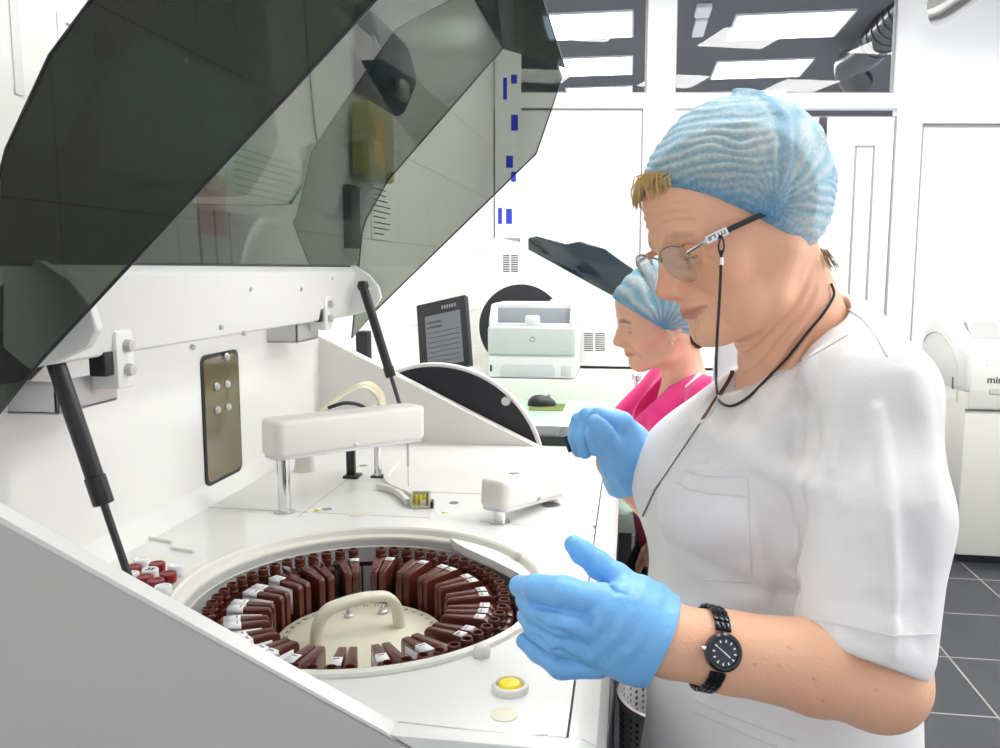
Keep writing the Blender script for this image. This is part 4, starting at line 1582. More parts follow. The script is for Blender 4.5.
MB().lathe([(.105, 0), (.110, .01), (.120, .54), (.124, .545), (.124, .555), (.117, .555), (.108, .02), (0, .02)], 40, (.112, 1.76, 0), cap=False).build('bin_wall', pf, bn)
MB().lathe([(.125, .545), (.125, .558), (.116, .558), (.116, .545)], 40, (.112, 1.76, 0), cap=False).build('bin_rim', alu, bn)
# ------------------------------------------------------------------ people
def boxed(P, lo, hi, fn, m=.05):
    lo, hi = V3(lo), V3(hi)
    q = np.maximum(np.maximum(lo - P, P - hi), 0)
    d = np.linalg.norm(q, axis=1)
    ins = d <= m
    out = d.astype(np.float32)
    if ins.any():
        out[ins] = fn(P[ins])
    return out


def axes(yaw, pitch, roll):
    cy, sy, cp, sp, cr, sr = math.cos(yaw), math.sin(yaw), math.cos(pitch), math.sin(pitch), math.cos(roll), math.sin(roll)
    f = np.array((cy * cp, sy * cp, -sp))
    l = np.array((-sy, cy, 0.))
    u = np.array((cy * sp, sy * sp, cp))
    return np.array((f, l * cr + u * sr, u * cr - l * sr), dtype=np.float32)


class Head:
    def __init__(s, c, yaw, pitch, roll, sc, old):
        s.c = V3(c)
        s.A = axes(yaw, pitch, roll)
        s.s = sc
        s.old = old
        s.fit_face()

    def loc(s, P):
        return ((P - s.c) @ s.A.T) / s.s

    def w(s, q):
        return Vector((s.c + s.s * (V3(q) @ s.A)).tolist())

    def wd(s, q):
        return Vector((V3(q) @ s.A).tolist())

    def fit_face(s):
        """places lips and creases on the finished face surface"""
        def sx(y, z, off=0.):
            x = np.linspace(.02, .14, 481, dtype=np.float32)
            Q = np.stack([x, np.full_like(x, y), np.full_like(x, z)], 1)
            v = s.sdf(Q, True)
            i = np.where(v < 0)[0]
            return (float(x[i[-1]]) + off if len(i) else .05 + off, y, z)
        zc = lambda y: -.0680 + 3.2 * y * y
        ys = (.031, .024, .016, .008, .0025, 0)
        s.slit = [sx(y, zc(y), .0006) for y in ys]
        s.ulip = [sx(y, zc(y) + d_, -.0010) for y, d_ in ((.028, .0004), (.022, .0012), (.014, .0022), (.006, .0030), (.0, .0026))]
        s.ulr = [.0008, .0014, .0022, .0028, .0028] if s.old else [.0012, .0020, .0028, .0034, .0034]
        s.llip = [sx(y, zc(y) - d_, -.0012) for y, d_ in ((.028, .0004), (.022, .0018), (.014, .0030), (.006, .0037), (.0, .0038))]
        s.llr = [.0008, .0018, .0027, .0034, .0035] if s.old else [.0010, .0024, .0036, .0042, .0044]
        s.naso = [sx(y, z) for y, z in ((.0215, -.034), (.0275, -.046), (.0340, -.058), (.0385, -.070))]
        s.mari = [sx(y, z) for y, z in ((.0330, -.070), (.0350, -.080), (.0350, -.090))]
        s.bag = [sx(y, z) for y, z in ((.016, -.0150), (.030, -.0205), (.044, -.0170))]
        s.fore = [[sx(y, z + dz) for y, dz in ((0, 0), (.018, .003), (.034, .002), (.050, -.004))] for z in (.036, .046, .056)]
        s.brow = [sx(y, z, -.001) for y, z in ((.012, .0165), (.022, .0210), (.034, .0225), (.048, .0180))]
        s.crow = [[sx(.054, z0), sx(.060, z1)] for z0, z1 in ((.004, .009), (-.004, -.005), (-.011, -.018))]
        s.ready = True

    def sdf(s, q, basic=False):
        """q in head coordinates: x forward, y to the person's left, z up"""
        a = np.abs(q[:, 1])
        m = np.stack([q[:, 0], a, q[:, 2]], 1)      # mirrored half
        old = s.old
        d = s_ell(q, (-.012, 0, .030), (.098, .077, .088))
        d = smin(d, s_ell(q, (.036, 0, .050), (.058, .062, .052)), .03)          # forehead
        d = smin(d, s_ell(q, (.034, 0, -.028), (.056, .059, .082)), .035)        # face
        d = smin(d, s_chain(m, [(-.018, .055, -.040), (.012, .047, -.080), (.064, .016, -.099)], [.021, .019 + .003 * old, .017], .01), .03)
        d = smin(d, s_sph(m, (.0755, .006, -.0985), .0175), .016)                  # chin
        d = smin(d, s_sph(m, (.057, .041, -.026), .022 + .002 * old), .022)      # cheekbone
        d = smin(d, s_ell(q, (.070, 0, -.062), (.0255, .030, .027)), .016)       # mouth mound
        if old:
            d = smin(d, s_sph(m, (.044, .043, -.074), .021), .018)               # jowl
            d = smin(d, s_ell(q, (.020, 0, -.100), (.042, .036, .018)), .018)    # fold under the chin
        # brow, sockets
        d = smax(d, -s_ell(m, (.101, .033, -.003), (.017, .021, .013)), .016)
        d = smin(d, s_chain(m, [(.089, .010, .016), (.086, .028, .020), (.070, .048, .013)], [.006, .0065, .006], .006), .012)
        # nose
        n = s_chain(q, [(.090, 0, .010), (.100, 0, -.012), (.1115, 0, -.033)], [.0065, .0078, .0105], .008)
        n = smin(n, s_sph(m, (.1000, .0125, -.0385), .0088), .008)
        n = smin(n, s_cap(q, (.108, 0, -.040), (.098, 0, -.048), .006, .005), .006)
        n = smin(n, s_chain(m, [(.088, .010, .0), (.090, .014, -.03)], [.006, .010], .006), .012)
        d = smin(d, n, .012)
        d = smax(d, -s_ell(m, (.1045, .0072, -.0480), (.0052, .0034, .0040)), .003)
        d = smax(d, -s_chain(m, [(.0985, .0225, -.0365), (.0945, .0225, -.043)], [.0012, .0012], .001), .006)
        # eyes: ball and lids
        c = V3((.0745, .0320, -.002))
        e = m - c
        ball = np.linalg.norm(e, axis=1) - .0122
        up = np.maximum(np.linalg.norm(e, axis=1) - .0138, -(e[:, 2] * .92 + e[:, 0] * .38 - .0006 + .12 * (e[:, 1]) ** 2 / .012))
        lo = np.maximum(np.linalg.norm(e, axis=1) - .0134, (e[:, 2] * .95 - e[:, 0] * .28 + .0052 - .10 * (e[:, 1]) ** 2 / .012))
        d = smin(d, ball, .002)
        d = smin(d, up, .003)
        d = smin(d, lo, .004)
        # crease above the lid
        d = smax(d, -s_chain(m, [(.084, .018, .007), (.0855, .032, .0105), (.077, .046, .006)], [.0008] * 3, .001), .004)
        if basic:
            return d
        # mouth
        d = smin(d, s_chain(m, s.ulip, s.ulr, .003), .004)
        d = smin(d, s_chain(m, s.llip, s.llr, .003), .004)
        d = smax(d, -s_chain(m, s.slit, [.0007, .0010, .0012, .0012, .0012, .0012], .001), .0025)
        lo_ = s.llip[-1]
        d = smax(d, -s_cap(m, (lo_[0] - .001, .009, -.0835), (lo_[0] + .0005, 0, -.0835), .0028), .010)
        k = .0022 if old else .0006
        d = smax(d, -s_chain(m, s.naso, [k, k * 1.3, k, k * .3], .002), .010)
        if old:
            d = smax(d, -s_chain(m, s.mari, [.0008, .0014, .0006], .002), .008)
            d = smax(d, -s_chain(m, s.bag, [.0004, .0008, .0004], .002), .006)
            for c_ in s.crow:
                d = smax(d, -s_chain(m, c_, [.0009, .0003], .001), .005)
            for c_ in s.fore:
                d = smax(d, -s_chain(m, c_, [.0008, .0009, .0008, .0003], .002), .005)
        # ear
        if old:
            return d
        er = s_ell(m, (-.010, .0785, -.012), (.019, .0075, .031))
        er = smin(er, s_sph(m, (.000, .0770, -.038), .0085), .006)
        er = smax(er, -s_ell(m, (-.008, .0880, -.010), (.011, .0075, .018)), .004)
        d = smin(d, er, .006)
        return d

    def col(s, q, base, lip, brow, hairc):
        a = np.abs(q[:, 1])
        m = np.stack([q[:, 0], a, q[:, 2]], 1)
        C = np.tile(V3(base), (len(q), 1))
        def mixc(w, c):
            C[:] = C * (1 - w[:, None]) + V3(c) * w[:, None]
        red = V3(base) * V3((1.02, .72, .68))
        n1 = np.exp(-(np.linalg.norm(m - V3((.07, .042, -.03)), axis=1) / .026) ** 2) * (.50 if s.old else .22)
        n2 = np.exp(-(np.linalg.norm(q - V3((.115, 0, -.036)), axis=1) / .018) ** 2) * (.55 if s.old else .3)
        mixc(n1, red)
        mixc(n2, red)
        li = np.minimum(s_chain(m, s.ulip, [r_ + .0004 for r_ in s.ulr]), s_chain(m, s.llip, [r_ + .0004 for r_ in s.llr]))
        mixc(np.clip(1 - (li + .0004) / .0022, 0, 1) * .62, lip)
        br = s_chain(m, s.brow, [.0022, .0032, .0030, .0012])
        mixc(np.clip(1 - br / .003, 0, 1) * (.30 if s.old else .6), brow)
        e = m - V3((.0745, .0320, -.002))
        r = np.linalg.norm(e, axis=1)
        slit = (r < .0129)
        mixc(slit.astype(np.float32), (.62, .58, .55))
        iris = np.linalg.norm(m - V3((.0845, .0322, -.0085)), axis=1)
        mixc((slit & (iris < .0062)).astype(np.float32), (.035, .04, .045))
        lash = np.abs(e[:, 2] * .92 + e[:, 0] * .38 - .0004 + .12 * (e[:, 1]) ** 2 / .012)
        mixc(((lash < .0009) & (r > .0122) & (r < .0150) & (e[:, 0] > .002)).astype(np.float32) * .8, (.05, .035, .03))
        return C


def skin_mat(name):
    m = mat(name, (.6, .4, .3), .46, vcol='Col', sub=.10, subcol=(.012, .004, .002), spec=.4, bump=(420, .12, 3))
    return m


def cap_mat(name, alpha):
    """thin non-woven cap: partly see-through, lets light through"""
    m = bpy.data.materials.new(name)
    m.use_nodes = True
    nt = m.node_tree
    nt.nodes.clear()
    N = nt.nodes.new
    out = N('ShaderNodeOutputMaterial')
    at_ = N('ShaderNodeAttribute')
    at_.attribute_name = 'Col'
    df = N('ShaderNodeBsdfDiffuse')
    tl = N('ShaderNodeBsdfTranslucent')
    gl = N('ShaderNodeBsdfGlossy')
    gl.inputs['Roughness'].default_value = .45
    tr = N('ShaderNodeBsdfTransparent')
    tr.inputs[0].default_value = (.80, .90, .97, 1)
    m1, m2, m3 = N('ShaderNodeMixShader'), N('ShaderNodeMixShader'), N('ShaderNodeMixShader')
    m1.inputs[0].default_value = .35
    m2.inputs[0].default_value = .06
    tc = N('ShaderNodeTexCoord')
    wv = N('ShaderNodeTexNoise')
    wv.inputs['Scale'].default_value = 260
    wv.inputs['Detail'].default_value = 3
    bp = N('ShaderNodeBump')
    bp.inputs['Strength'].default_value = .25
    bp.inputs['Distance'].default_value = .004
    mr = N('ShaderNodeMapRange')
    mr.inputs[1].default_value = .3
    mr.inputs[2].default_value = .7
    mr.inputs[3].default_value = alpha - .12
    mr.inputs[4].default_value = alpha + .12
    L = nt.links.new
    L(tc.outputs['Object'], wv.inputs[0])
    L(wv.outputs[0], bp.inputs['Height'])
    L(bp.outputs[0], df.inputs['Normal'])
    L(at_.outputs['Color'], df.inputs[0])
    L(at_.outputs['Color'], tl.inputs[0])
    L(df.outputs[0], m1.inputs[1])
    L(tl.outputs[0], m1.inputs[2])
    L(m1.outputs[0], m2.inputs[1])
    L(gl.outputs[0], m2.inputs[2])
    ma = N('ShaderNodeMath')
    ma.operation = 'MULTIPLY'
    L(wv.outputs[0], mr.inputs[0])
    L(at_.outputs['Alpha'], ma.inputs[0])
    ma.inputs[1].default_value = 1
    L(mr.outputs[0], m3.inputs[0])
    L(tr.outputs[0], m3.inputs[1])
    L(m2.outputs[0], m3.inputs[2])
    L(m3.outputs[0], out.inputs[0])
    return m


def cap_fn(H, cen, rad, tilt, rim, gather, ridge, pleat=.0075, amp=.0011, seed=3, fan_all=False):
    """cap volume in head coordinates; rim: (slope, offset) of the plane of the elastic edge"""
    ca, sa = math.cos(tilt), math.sin(tilt)
    Ax = np.array(((ca, 0, -sa), (0, 1, 0), (sa, 0, ca)), dtype=np.float32)
    nr = math.hypot(1, rim[0])
    rp = V3(ridge)

    def height(q):
        return (q[:, 2] - rim[0] * q[:, 0] - rim[1]) / nr + .10 * np.abs(q[:, 1]) * 0

    def wav(q):
        g = np.stack([q[:, 0], np.abs(q[:, 1]), q[:, 2]], 1) - V3(gather)
        rr = np.linalg.norm(g, axis=1)
        ang = np.arctan2(g[:, 2], g[:, 0])
        n = noise3(q, 75, seed) + .5 * noise3(q, 40, seed + 2)
        n2 = noise3(q, 190, seed + 5)
        fan = np.sin(ang * 26 + n * 1.3 + n2 * .5)
        along = np.sin((q[:, 2] * .8 - q[:, 0] * .30) / pleat * 6.28 * .80 + n * 2.6 + n2 * 1.2)
        wgt = 1 / (1 + np.exp((ang - 1.9) * 6))            # behind the gather the folds fan out
        if fan_all:
            wgt = wgt * 0
            fan = np.sin(ang * 21 + n * 1.1 + n2 * .5)
        fr = np.clip(1 - rr / .06, 0, 1)
        w = fan * np.maximum(1 - wgt, fr) + along * wgt * (1 - fr)
        cr_ = noise3(q, 120, seed + 9) * noise3(q, 60, seed + 11)
        return w, cr_, rr

    def f(q):
        h = height(q)
        p = (q - V3(cen)) @ Ax.T
        E = s_ell(p, (0, 0, 0), rad)
        sk = smin(s_ell(q, (-.012, 0, .032), (.1045, .0835, .0945)), s_ell(q, (.036, 0, .050), (.0645, .068, .058)), .03)
        E = smin(E, sk, .03)
        w, cr_, rr = wav(q)
        E = E - amp * w * np.clip(h / .02, .15, 1) - .0022 * cr_ - .003 * np.clip(h / .05, 0, 1) * noise3(q, 34, seed + 21) + .0040 * np.exp(-(h / .012) ** 2)
        if len(ridge):
            m = np.stack([q[:, 0], q[:, 1], q[:, 2]], 1)
            dr = s_chain(m, ridge, [.0] * len(ridge), .002)
            E = E - .0055 * np.exp(-(dr / .0055) ** 2)
            E = E + .0025 * np.exp(-((dr - .012) / .005) ** 2)
        d = smax(E, -h, .004)
        # ribbed elastic edge
        ang = np.arctan2(q[:, 1], q[:, 0] * .7 + q[:, 2] * .7)
        band = np.sqrt(np.maximum(E + .003, -.02) ** 2 * 1.0 + (h - .005) ** 2) - (.0042 + .0008 * np.sin(ang * 70))
        return smin(d, band, .003)

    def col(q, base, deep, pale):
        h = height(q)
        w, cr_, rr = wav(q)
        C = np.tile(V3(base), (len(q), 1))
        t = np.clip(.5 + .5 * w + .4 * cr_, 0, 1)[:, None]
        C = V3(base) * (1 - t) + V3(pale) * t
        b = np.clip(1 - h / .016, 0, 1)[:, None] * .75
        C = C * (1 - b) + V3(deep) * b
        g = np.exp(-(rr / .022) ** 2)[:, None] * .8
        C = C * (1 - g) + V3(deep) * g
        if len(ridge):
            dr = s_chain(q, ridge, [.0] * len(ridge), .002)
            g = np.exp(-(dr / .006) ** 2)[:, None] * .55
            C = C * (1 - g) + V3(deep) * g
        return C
    return f, col


def obj_sdf(name, f, lo, hi, res, material, parent, colf=None, label=None, relax=1):
    me = sdf_mesh(f, lo, hi, res, colf, name, relax)
    return link(name, me, material, parent, label)


def hand_fn(J):
    """J: dict of joint chains (points, radii), palm spokes from the wrist"""
    def f(P):
        d = None
        for pts, rs in J['palm']:
            e = s_chain(P, pts, rs, .010)
            d = e if d is None else smin(d, e, .022)
        for pts, rs in J['fingers']:
            d = smin(d, s_chain(P, pts, rs, .004), J.get('k', .007))
        for pts, rs in J.get('pads', []):
            d = smin(d, s_chain(P, pts, rs, .004), .012)
        return d
    return f


# ================================================================== the woman in the white coat
H1 = Head((.1192, 1.0457, 1.5052), 3.6035, .3578, .1086, .989, 1)
w1 = thing('person', 'woman in white short-sleeved coat, blue cap and blue gloves reaching over the bottle ring', 'person', (.2, 1.07, 0))
TA = axes(math.radians(193), 0, 0)
TO = V3((.200, 1.075, 0))


def T1(f_, l_, z):
    return (TO + V3((f_, l_, z)) @ TA)


SL, SR = T1(-.030, .148, 1.328), T1(-.030, -.160, 1.328)
EL = V3(at(880, 682, Y=.815))
WL = V3(at(668, 640, Y=.772))
WR = V3(at(634, 478, Y=1.155))
ER = V3(at(735, 575, Y=1.30))
NK0, NK1 = V3(H1.w((-.034, 0, -.045))), T1(-.030, 0, 1.325)


def neck1(P, g=0.):
    d = s_cap(P, NK0, NK1, .055 + g, .063 + g)
    if g == 0:
        d = smin(d, s_cap(P, V3(H1.w((.012, 0, -.098))), T1(.020, 0, 1.315), .024, .036), .03)
    return d


SKIN1 = srgb(240, 186, 154)


def body1(P):
    d = boxed(P, (-.06, .86, 1.33), (.30, 1.25, 1.68), lambda q: H1.sdf(H1.loc(q)) * H1.s, .05)
    n = neck1(P)
    # loose folds of an older neck
    q = H1.loc(P)
    n = n + .0020 * np.sin((q[:, 2] + q[:, 0] * .9) * 330) * np.clip((q[:, 0] + .05) / .05, 0, 1) * np.clip((.10 - np.abs(q[:, 0] - .02)) / .05, 0, 1)
    d = smin(d, n, .020)
    t = s_cap(P, T1(-.03, 0, 1.25), T1(-.02, 0, .95), .10, .12)
    d = smin(d, t, .06)
    d = smin(d, s_chain(P, [SR - V3((0, 0, .012)), T1(-.03, 0, 1.295), SL - V3((0, 0, .012))], [.038, .045, .038], .02), .02)
    d = smin(d, s_cap(P, SL, EL, .046, .044), .02)
    fl = EL + (WL - EL) * .30
    d = smin(d, s_chain(P, [EL, fl + V3((0, 0, .003)), EL + (WL - EL) * .72, WL, WL + (WL - EL) * .10], [.040, .044, .0365, .0325, .030], .01), .02)
    d = smin(d, s_chain(P, [SR, ER, ER + (WR - ER) * .4, WR, WR + (WR - ER) * .15], [.045, .042, .043, .031, .028], .01), .02)
    for s_ in (-1, 1):
        d = smin(d, s_chain(P, [T1(-.02, .09 * s_, .92), T1(.0, .09 * s_, .50), T1(-.015, .09 * s_, .09), T1(.06, .095 * s_, .045)], [.085, .058, .040, .038], .02), .03)
    return d


def body1_col(P):
    C = np.tile(V3(SKIN1), (len(P), 1))
    q = H1.loc(P)
    face = (q[:, 2] > -.125) & (np.abs(q[:, 0]) < .14) & (np.abs(q[:, 1]) < .1)
    Cf = H1.col(q[face], srgb(238, 182, 150), srgb(176, 98, 90), srgb(150, 112, 88), (.2, .15, .1))
    C[face] = Cf
    n = noise3(P, 60, 2)[:, None] * .035
    C = C * (1 + n * V3((.4, 1, 1)))
    # a few freckles on the forearm
    for (px, py) in ((779, 665), (755, 664), (790, 648), (814, 679), (823, 701), (876, 690)):
        p_ = FRK.get((px, py))
        if p_ is not None:
            w_ = np.clip(1 - np.linalg.norm(P - p_, axis=1) / .0022, 0, 1)[:, None]
            C = C * (1 - w_ * .55) + V3(srgb(120, 70, 50)) * w_ * .55
    return np.clip(C, 0, 1)


FRK = {}
for q_ in ((779, 665), (755, 664), (790, 648), (814, 679), (823, 701), (876, 690)):
    p_, n_ = march(body1, *q_)
    if p_ is not None:
        FRK[q_] = V3(p_)
skin1 = skin_mat('skin_weathered')
body_o = obj_sdf('body', body1, (-.10, .68, .0), (.46, 1.46, 1.68), .0023, skin1, w1, body1_col)

# hair under the cap and the fringe at the forehead
RIM1 = (1.0, -.003)
def hair1(P):
    q = H1.loc(P)
    d = s_ell(q, (-.012, 0, .032), (.1005, .0795, .0905))
    d = smin(d, s_ell(q, (.036, 0, .052), (.060, .064, .054)), .03)
    h = (q[:, 2] - RIM1[0] * q[:, 0] - RIM1[1]) / math.hypot(1, RIM1[0])
    d = smax(d, -(h - .003), .004)
    d = d - .0012 * np.sin(q[:, 1] * 700 + noise3(q, 80, 4) * 2)
    return d
hairm = mat('hair_blond_grey', srgb(150, 122, 92), .5, bump=(300, .5, 2))
ho = obj_sdf('hair', hair1, (-.02, .88, 1.40), (.30, 1.22, 1.70), .0025, hairm, w1)
rnd = random.Random(5)
m_ = MB()
for k in range(150):
    y0 = rnd.uniform(-.052, .040)
    z0 = .094 - .6 * abs(y0) ** 1.2 * 1.0 + rnd.uniform(-.004, .006)
    x0 = .088 - 9.0 * y0 * y0 - .30 * (z0 - .07)
    L_ = rnd.uniform(.016, .030)
    dy = rnd.uniform(-.014, .006)
    p0 = (x0 - .004, y0, z0)
    p1 = (x0 + L_ * .45, y0 + dy * .5, z0 + rnd.uniform(-.002, .004))
    p2 = (x0 + L_ * .62, y0 + dy, z0 - L_ * rnd.uniform(.30, .75))
    m_.tube(curve_pts([H1.w(p0), H1.w(p1), H1.w(p2)], 3), [.0010] * 5 + [.0007, .0003], 4)
m_.build('fringe', mat('hair_fringe', srgb(208, 174, 112), .45), ho)
m_ = MB()
for k in range(110):
    y0 = rnd.uniform(-.02, .060)
    x0 = -.088 + 4.5 * max(y0, 0) ** 2 + rnd.uniform(-.004, .004)
    z0 = -.062 + rnd.uniform(-.012, .008)
    p0 = (x0 + .004, y0, z0)
    p1 = (x0 + rnd.uniform(-.002, .004), y0 * 1.02, z0 - rnd.uniform(.008, .016))
    m_.tube([H1.w(p0), H1.w(p1)], [.0009, .0003], 4)
m_.build('nape_hair', hairm, ho)

# cap
ridge1 = [(-.050, .014, .158), (-.066, .044, .138), (-.060, .078, .098), (-.036, .092, .055), (-.008, .089, .020)]
cf, cc_ = cap_fn(H1, (-.034, 0, .046), (.108, .0945, .108), .62, RIM1, (.000, .083, .014), ridge1)
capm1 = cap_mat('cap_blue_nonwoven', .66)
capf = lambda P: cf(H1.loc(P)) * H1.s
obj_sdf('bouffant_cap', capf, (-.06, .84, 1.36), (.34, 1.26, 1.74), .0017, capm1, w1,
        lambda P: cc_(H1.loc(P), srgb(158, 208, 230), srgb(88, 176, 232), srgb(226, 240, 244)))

# ------------------------------------------------------------------ coat
def fold(P, pts, a, w, sgn=1):
    """a raised or sunk crease along a line in space"""
    n = len(pts)
    r_ = [-.5 * w if i in (0, n - 1) and n > 3 else 0. for i in range(n)]
    d = np.maximum(s_chain(P, pts, r_, .0003), 0)
    return sgn * a * np.exp(-(d / w) ** 2)


def pxl(seq):
    return [V3(at(x, y, Y=Y)) for x, y, Y in seq]


CUFF = V3(at(864, 640, Y=.825))
SH = V3(at(872, 400, Y=.915))
sleeve_ax = [SH, SH + (CUFF - SH) * .5 + V3((.006, -.004, 0)), CUFF]


def sleeveL(P):
    d = s_chain(P, [SL + V3((0, 0, -.005)), SH], [.058, .064], .02)
    d = smin(d, s_chain(P, sleeve_ax, [.064, .069, .064], .02), .02)
    cut = (P - CUFF) @ V3(((CUFF - SH) / np.linalg.norm(CUFF - SH)).tolist())
    tilt = (P[:, 0] - CUFF[0]) * .22
    return smax(d, cut - .020 - tilt, .004)


def sleeve_hole(P):
    ax = (CUFF - SH) / np.linalg.norm(CUFF - SH)
    return s_cap(P, CUFF - ax * .05, CUFF + ax * .12, .048, .0555)


FLDP = [
    ([(690, 425), (740, 452), (790, 478), (812, 486)], .012, .022, 1),
    ([(835, 335), (800, 380), (770, 430), (735, 462)], .010, .018, 1),
    ([(690, 466), (720, 470), (752, 468)], .006, .006, 1),
    ([(688, 482), (715, 486), (748, 488)], .008, .006, -1),
    ([(757, 480), (770, 520), (780, 570), (790, 610)], .010, .012, -1),
    ([(820, 360), (800, 420), (790, 470)], .006, .010, -1),
    ([(705, 470), (740, 474), (775, 496), (792, 545)], .012, .014, -1),
    ([(720, 520), (760, 528), (788, 560)], .006, .018, 1),
    ([(690, 562), (745, 588), (790, 592)], .008, .014, -1),
    ([(680, 612), (740, 604), (790, 575)], .008, .016, 1),
    ([(655, 540), (690, 560), (740, 560)], .005, .016, -1),
    ([(878, 410), (886, 480), (891, 570), (893, 655)], .008, .007, 1),
    ([(850, 340), (842, 400), (832, 465)], .007, .014, 1),
    ([(815, 440), (804, 490), (798, 545), (796, 620)], .009, .010, -1),
    ([(905, 350), (925, 420), (935, 500)], .006, .016, 1),
    ([(830, 500), (850, 560), (842, 620)], .005, .016, -1),
    ([(858, 420), (850, 480), (860, 540)], .005, .012, -1),
    ([(790, 360), (806, 400), (814, 440)], .007, .014, -1),
    ([(760, 395), (778, 430), (770, 470)], .006, .014, 1),
    ([(730, 410), (720, 440), (690, 470)], .005, .012, -1),
    ([(660, 600), (690, 640), (740, 650)], .005, .016, 1),
    ([(650, 640), (680, 668), (700, 690)], .006, .014, -1),
    ([(912, 520), (922, 580), (918, 640)], .006, .014, -1),
    ([(870, 600), (900, 615), (930, 600)], .004, .012, -1),
]
FLD = []


def coat_base(P):
    q = (P - TO) @ TA.T
    d = s_ell(q, (-.005, 0, 1.205), (.150, .178, .150))
    d = smin(d, s_ell(q, (.012, 0, 1.02), (.158, .198, .24)), .06)
    d = smin(d, s_ell(q, (.0, 0, .80), (.162, .205, .26)), .06)
    m = np.stack([q[:, 0], np.abs(q[:, 1]), q[:, 2]], 1)
    d = smin(d, s_ell(m, (.095, .075, 1.185), (.085, .085, .085)), .05)
    d = smin(d, s_cap(q, (-.005, 0, .75), (-.005, 0, .40), .172, .195), .06)
    d = smax(d, .40 - q[:, 2], .01)
    d = smin(d, s_chain(P, [SR, T1(-.048, 0, 1.352), SL], [.050, .060, .050], .02), .05)
    d = smin(d, s_cap(P, T1(-.045, 0, 1.31), T1(-.050, 0, 1.362), .074, .066), .03)
    d = smin(d, s_chain(P, [SR, SR + (ER - SR) * .8], [.070, .066], .02), .04)
    return d


VAP = V3(at(698, 424, Y=1.03))
VTOP = T1(.045, 0, 1.335)


def coat0(P):
    return smin(coat_base(P), sleeveL(P), .022)


for pp, a, w, s_ in FLDP:
    L_ = []
    for i in range(len(pp) - 1):
        for t in (0, .34, .67):
            L_.append(march(coat0, pp[i][0] + (pp[i + 1][0] - pp[i][0]) * t, pp[i][1] + (pp[i + 1][1] - pp[i][1]) * t)[0])
    L_.append(march(coat0, *pp[-1])[0])
    L_ = [V3(p_) for p_ in L_ if p_ is not None]
    if len(L_) > 2:
        FLD.append((L_, a, w, s_))


def coat1(P):
    d = coat0(P)
    for pts, a, w, s_ in FLD:
        lo, hi = np.min(pts, 0) - .06, np.max(pts, 0) + .06
        k = ((P > lo) & (P < hi)).all(1)
        if k.any():
            d[k] -= fold(P[k], pts, a * 1.05, w, s_)
    d = d - .0012 * noise3(P, 34, 8) - .0003 * noise3(P, 90, 9)
    # neck opening and the slit at the front
    d = smax(d, -neck1(P, .006), .004)
    d = smax(d, -s_chain(P, [NK0, H1_CH], [.066, .05], .01), .004)
    d = smax(d, -s_chain(P, [VTOP + V3((0, 0, .06)), VTOP + V3((-.03, -.005, .0)), VAP + V3((-.03, -.01, 0))], [.045, .024, .0025], .004), .003)
    d = smax(d, -sleeve_hole(P), .002)
    return d


H1_CH = V3(H1.w((.06, 0, -.13)))
# pressed-in lines: placket, pockets, hems
def groove_line(f, pts):
    out = []
    for i in range(len(pts) - 1):
        for t in np.linspace(0, 1, 14, endpoint=False):
            p, n = march(f, pts[i][0] + (pts[i + 1][0] - pts[i][0]) * t, pts[i][1] + (pts[i + 1][1] - pts[i][1]) * t)
            if p is not None:
                out.append((p, n))
    return out


coat_cloth = mat('coat_white_cotton', srgb(238, 236, 236), .75, spec=.2, sheen=.15, bump=(700, .10, 2))
coat_o = obj_sdf('white_coat', coat1, (-.08, .68, .38), (.46, 1.46, 1.46), .0030, coat_cloth, w1)
stitch = mat('coat_stitching', srgb(226, 225, 226), .8)


def seam_on(f, pts, w, th, name, parent, m, off=.0004):
    L_ = groove_line(f, pts)
    if len(L_) < 4:
        return None
    P_ = [p + n * off for p, n in L_]
    return MB().ribbon(P_, [n for p, n in L_], w, th).build(name, m, parent)


for pts, w in (([(684, 470), (698, 475), (715, 477), (748, 477), (752, 585)], .0018), ([(676, 482), (690, 490), (712, 494), (748, 497)], .0016), ([(846, 308), (862, 319), (876, 336), (888, 358)], .0014), ([(730, 412), (752, 394), (777, 376), (815, 354), (850, 334)], .0014), ([(752, 582), (700, 580)], .0012),
               ([(694, 700), (745, 722), (800, 742)], .0018), ([(694, 712), (745, 734), (780, 748)], .0012),
               ([(796, 618), (840, 624), (891, 636), (940, 634)], .0014), ([(640, 520), (637, 600), (640, 690)], .0016)):
    seam_on(coat1, pts, w, .0007, 'seam', coat_o, stitch)
seam_on(coat1, [(702, 421), (675, 461), (655, 490), (642, 518)], .0022, .0006, 'placket_edge', coat_o, mat('placket_shade', srgb(120, 120, 122), .8))
# turned collar edge
col_e = seam_on(coat1, [(729, 378), (712, 410), (702, 425)], .006, .002, 'collar_edge', coat_o, coat_cloth)
seam_on(coat1, [(733, 372), (722, 392), (712, 408), (703, 422)], .0045, .0012, 'brown_edging', coat_o, mat('brown_edge', srgb(92, 52, 36), .7), .0022)
# shoes and trouser legs below the coat
for s_ in (-1, 1):
    def shoe(P, s_=s_):
        return smax(s_chain(P, [T1(-.04, .09 * s_, .055), T1(.07, .097 * s_, .042), T1(.15, .10 * s_, .036)], [.052, .046, .042], .02), .002 - P[:, 2], .004)
    c_ = T1(.05, .095 * s_, .05)
    obj_sdf('shoe', shoe, c_ - V3((.2, .15, .06)), c_ + V3((.2, .15, .12)), .006, mat('shoe_white', (.8, .8, .8), .5), w1)

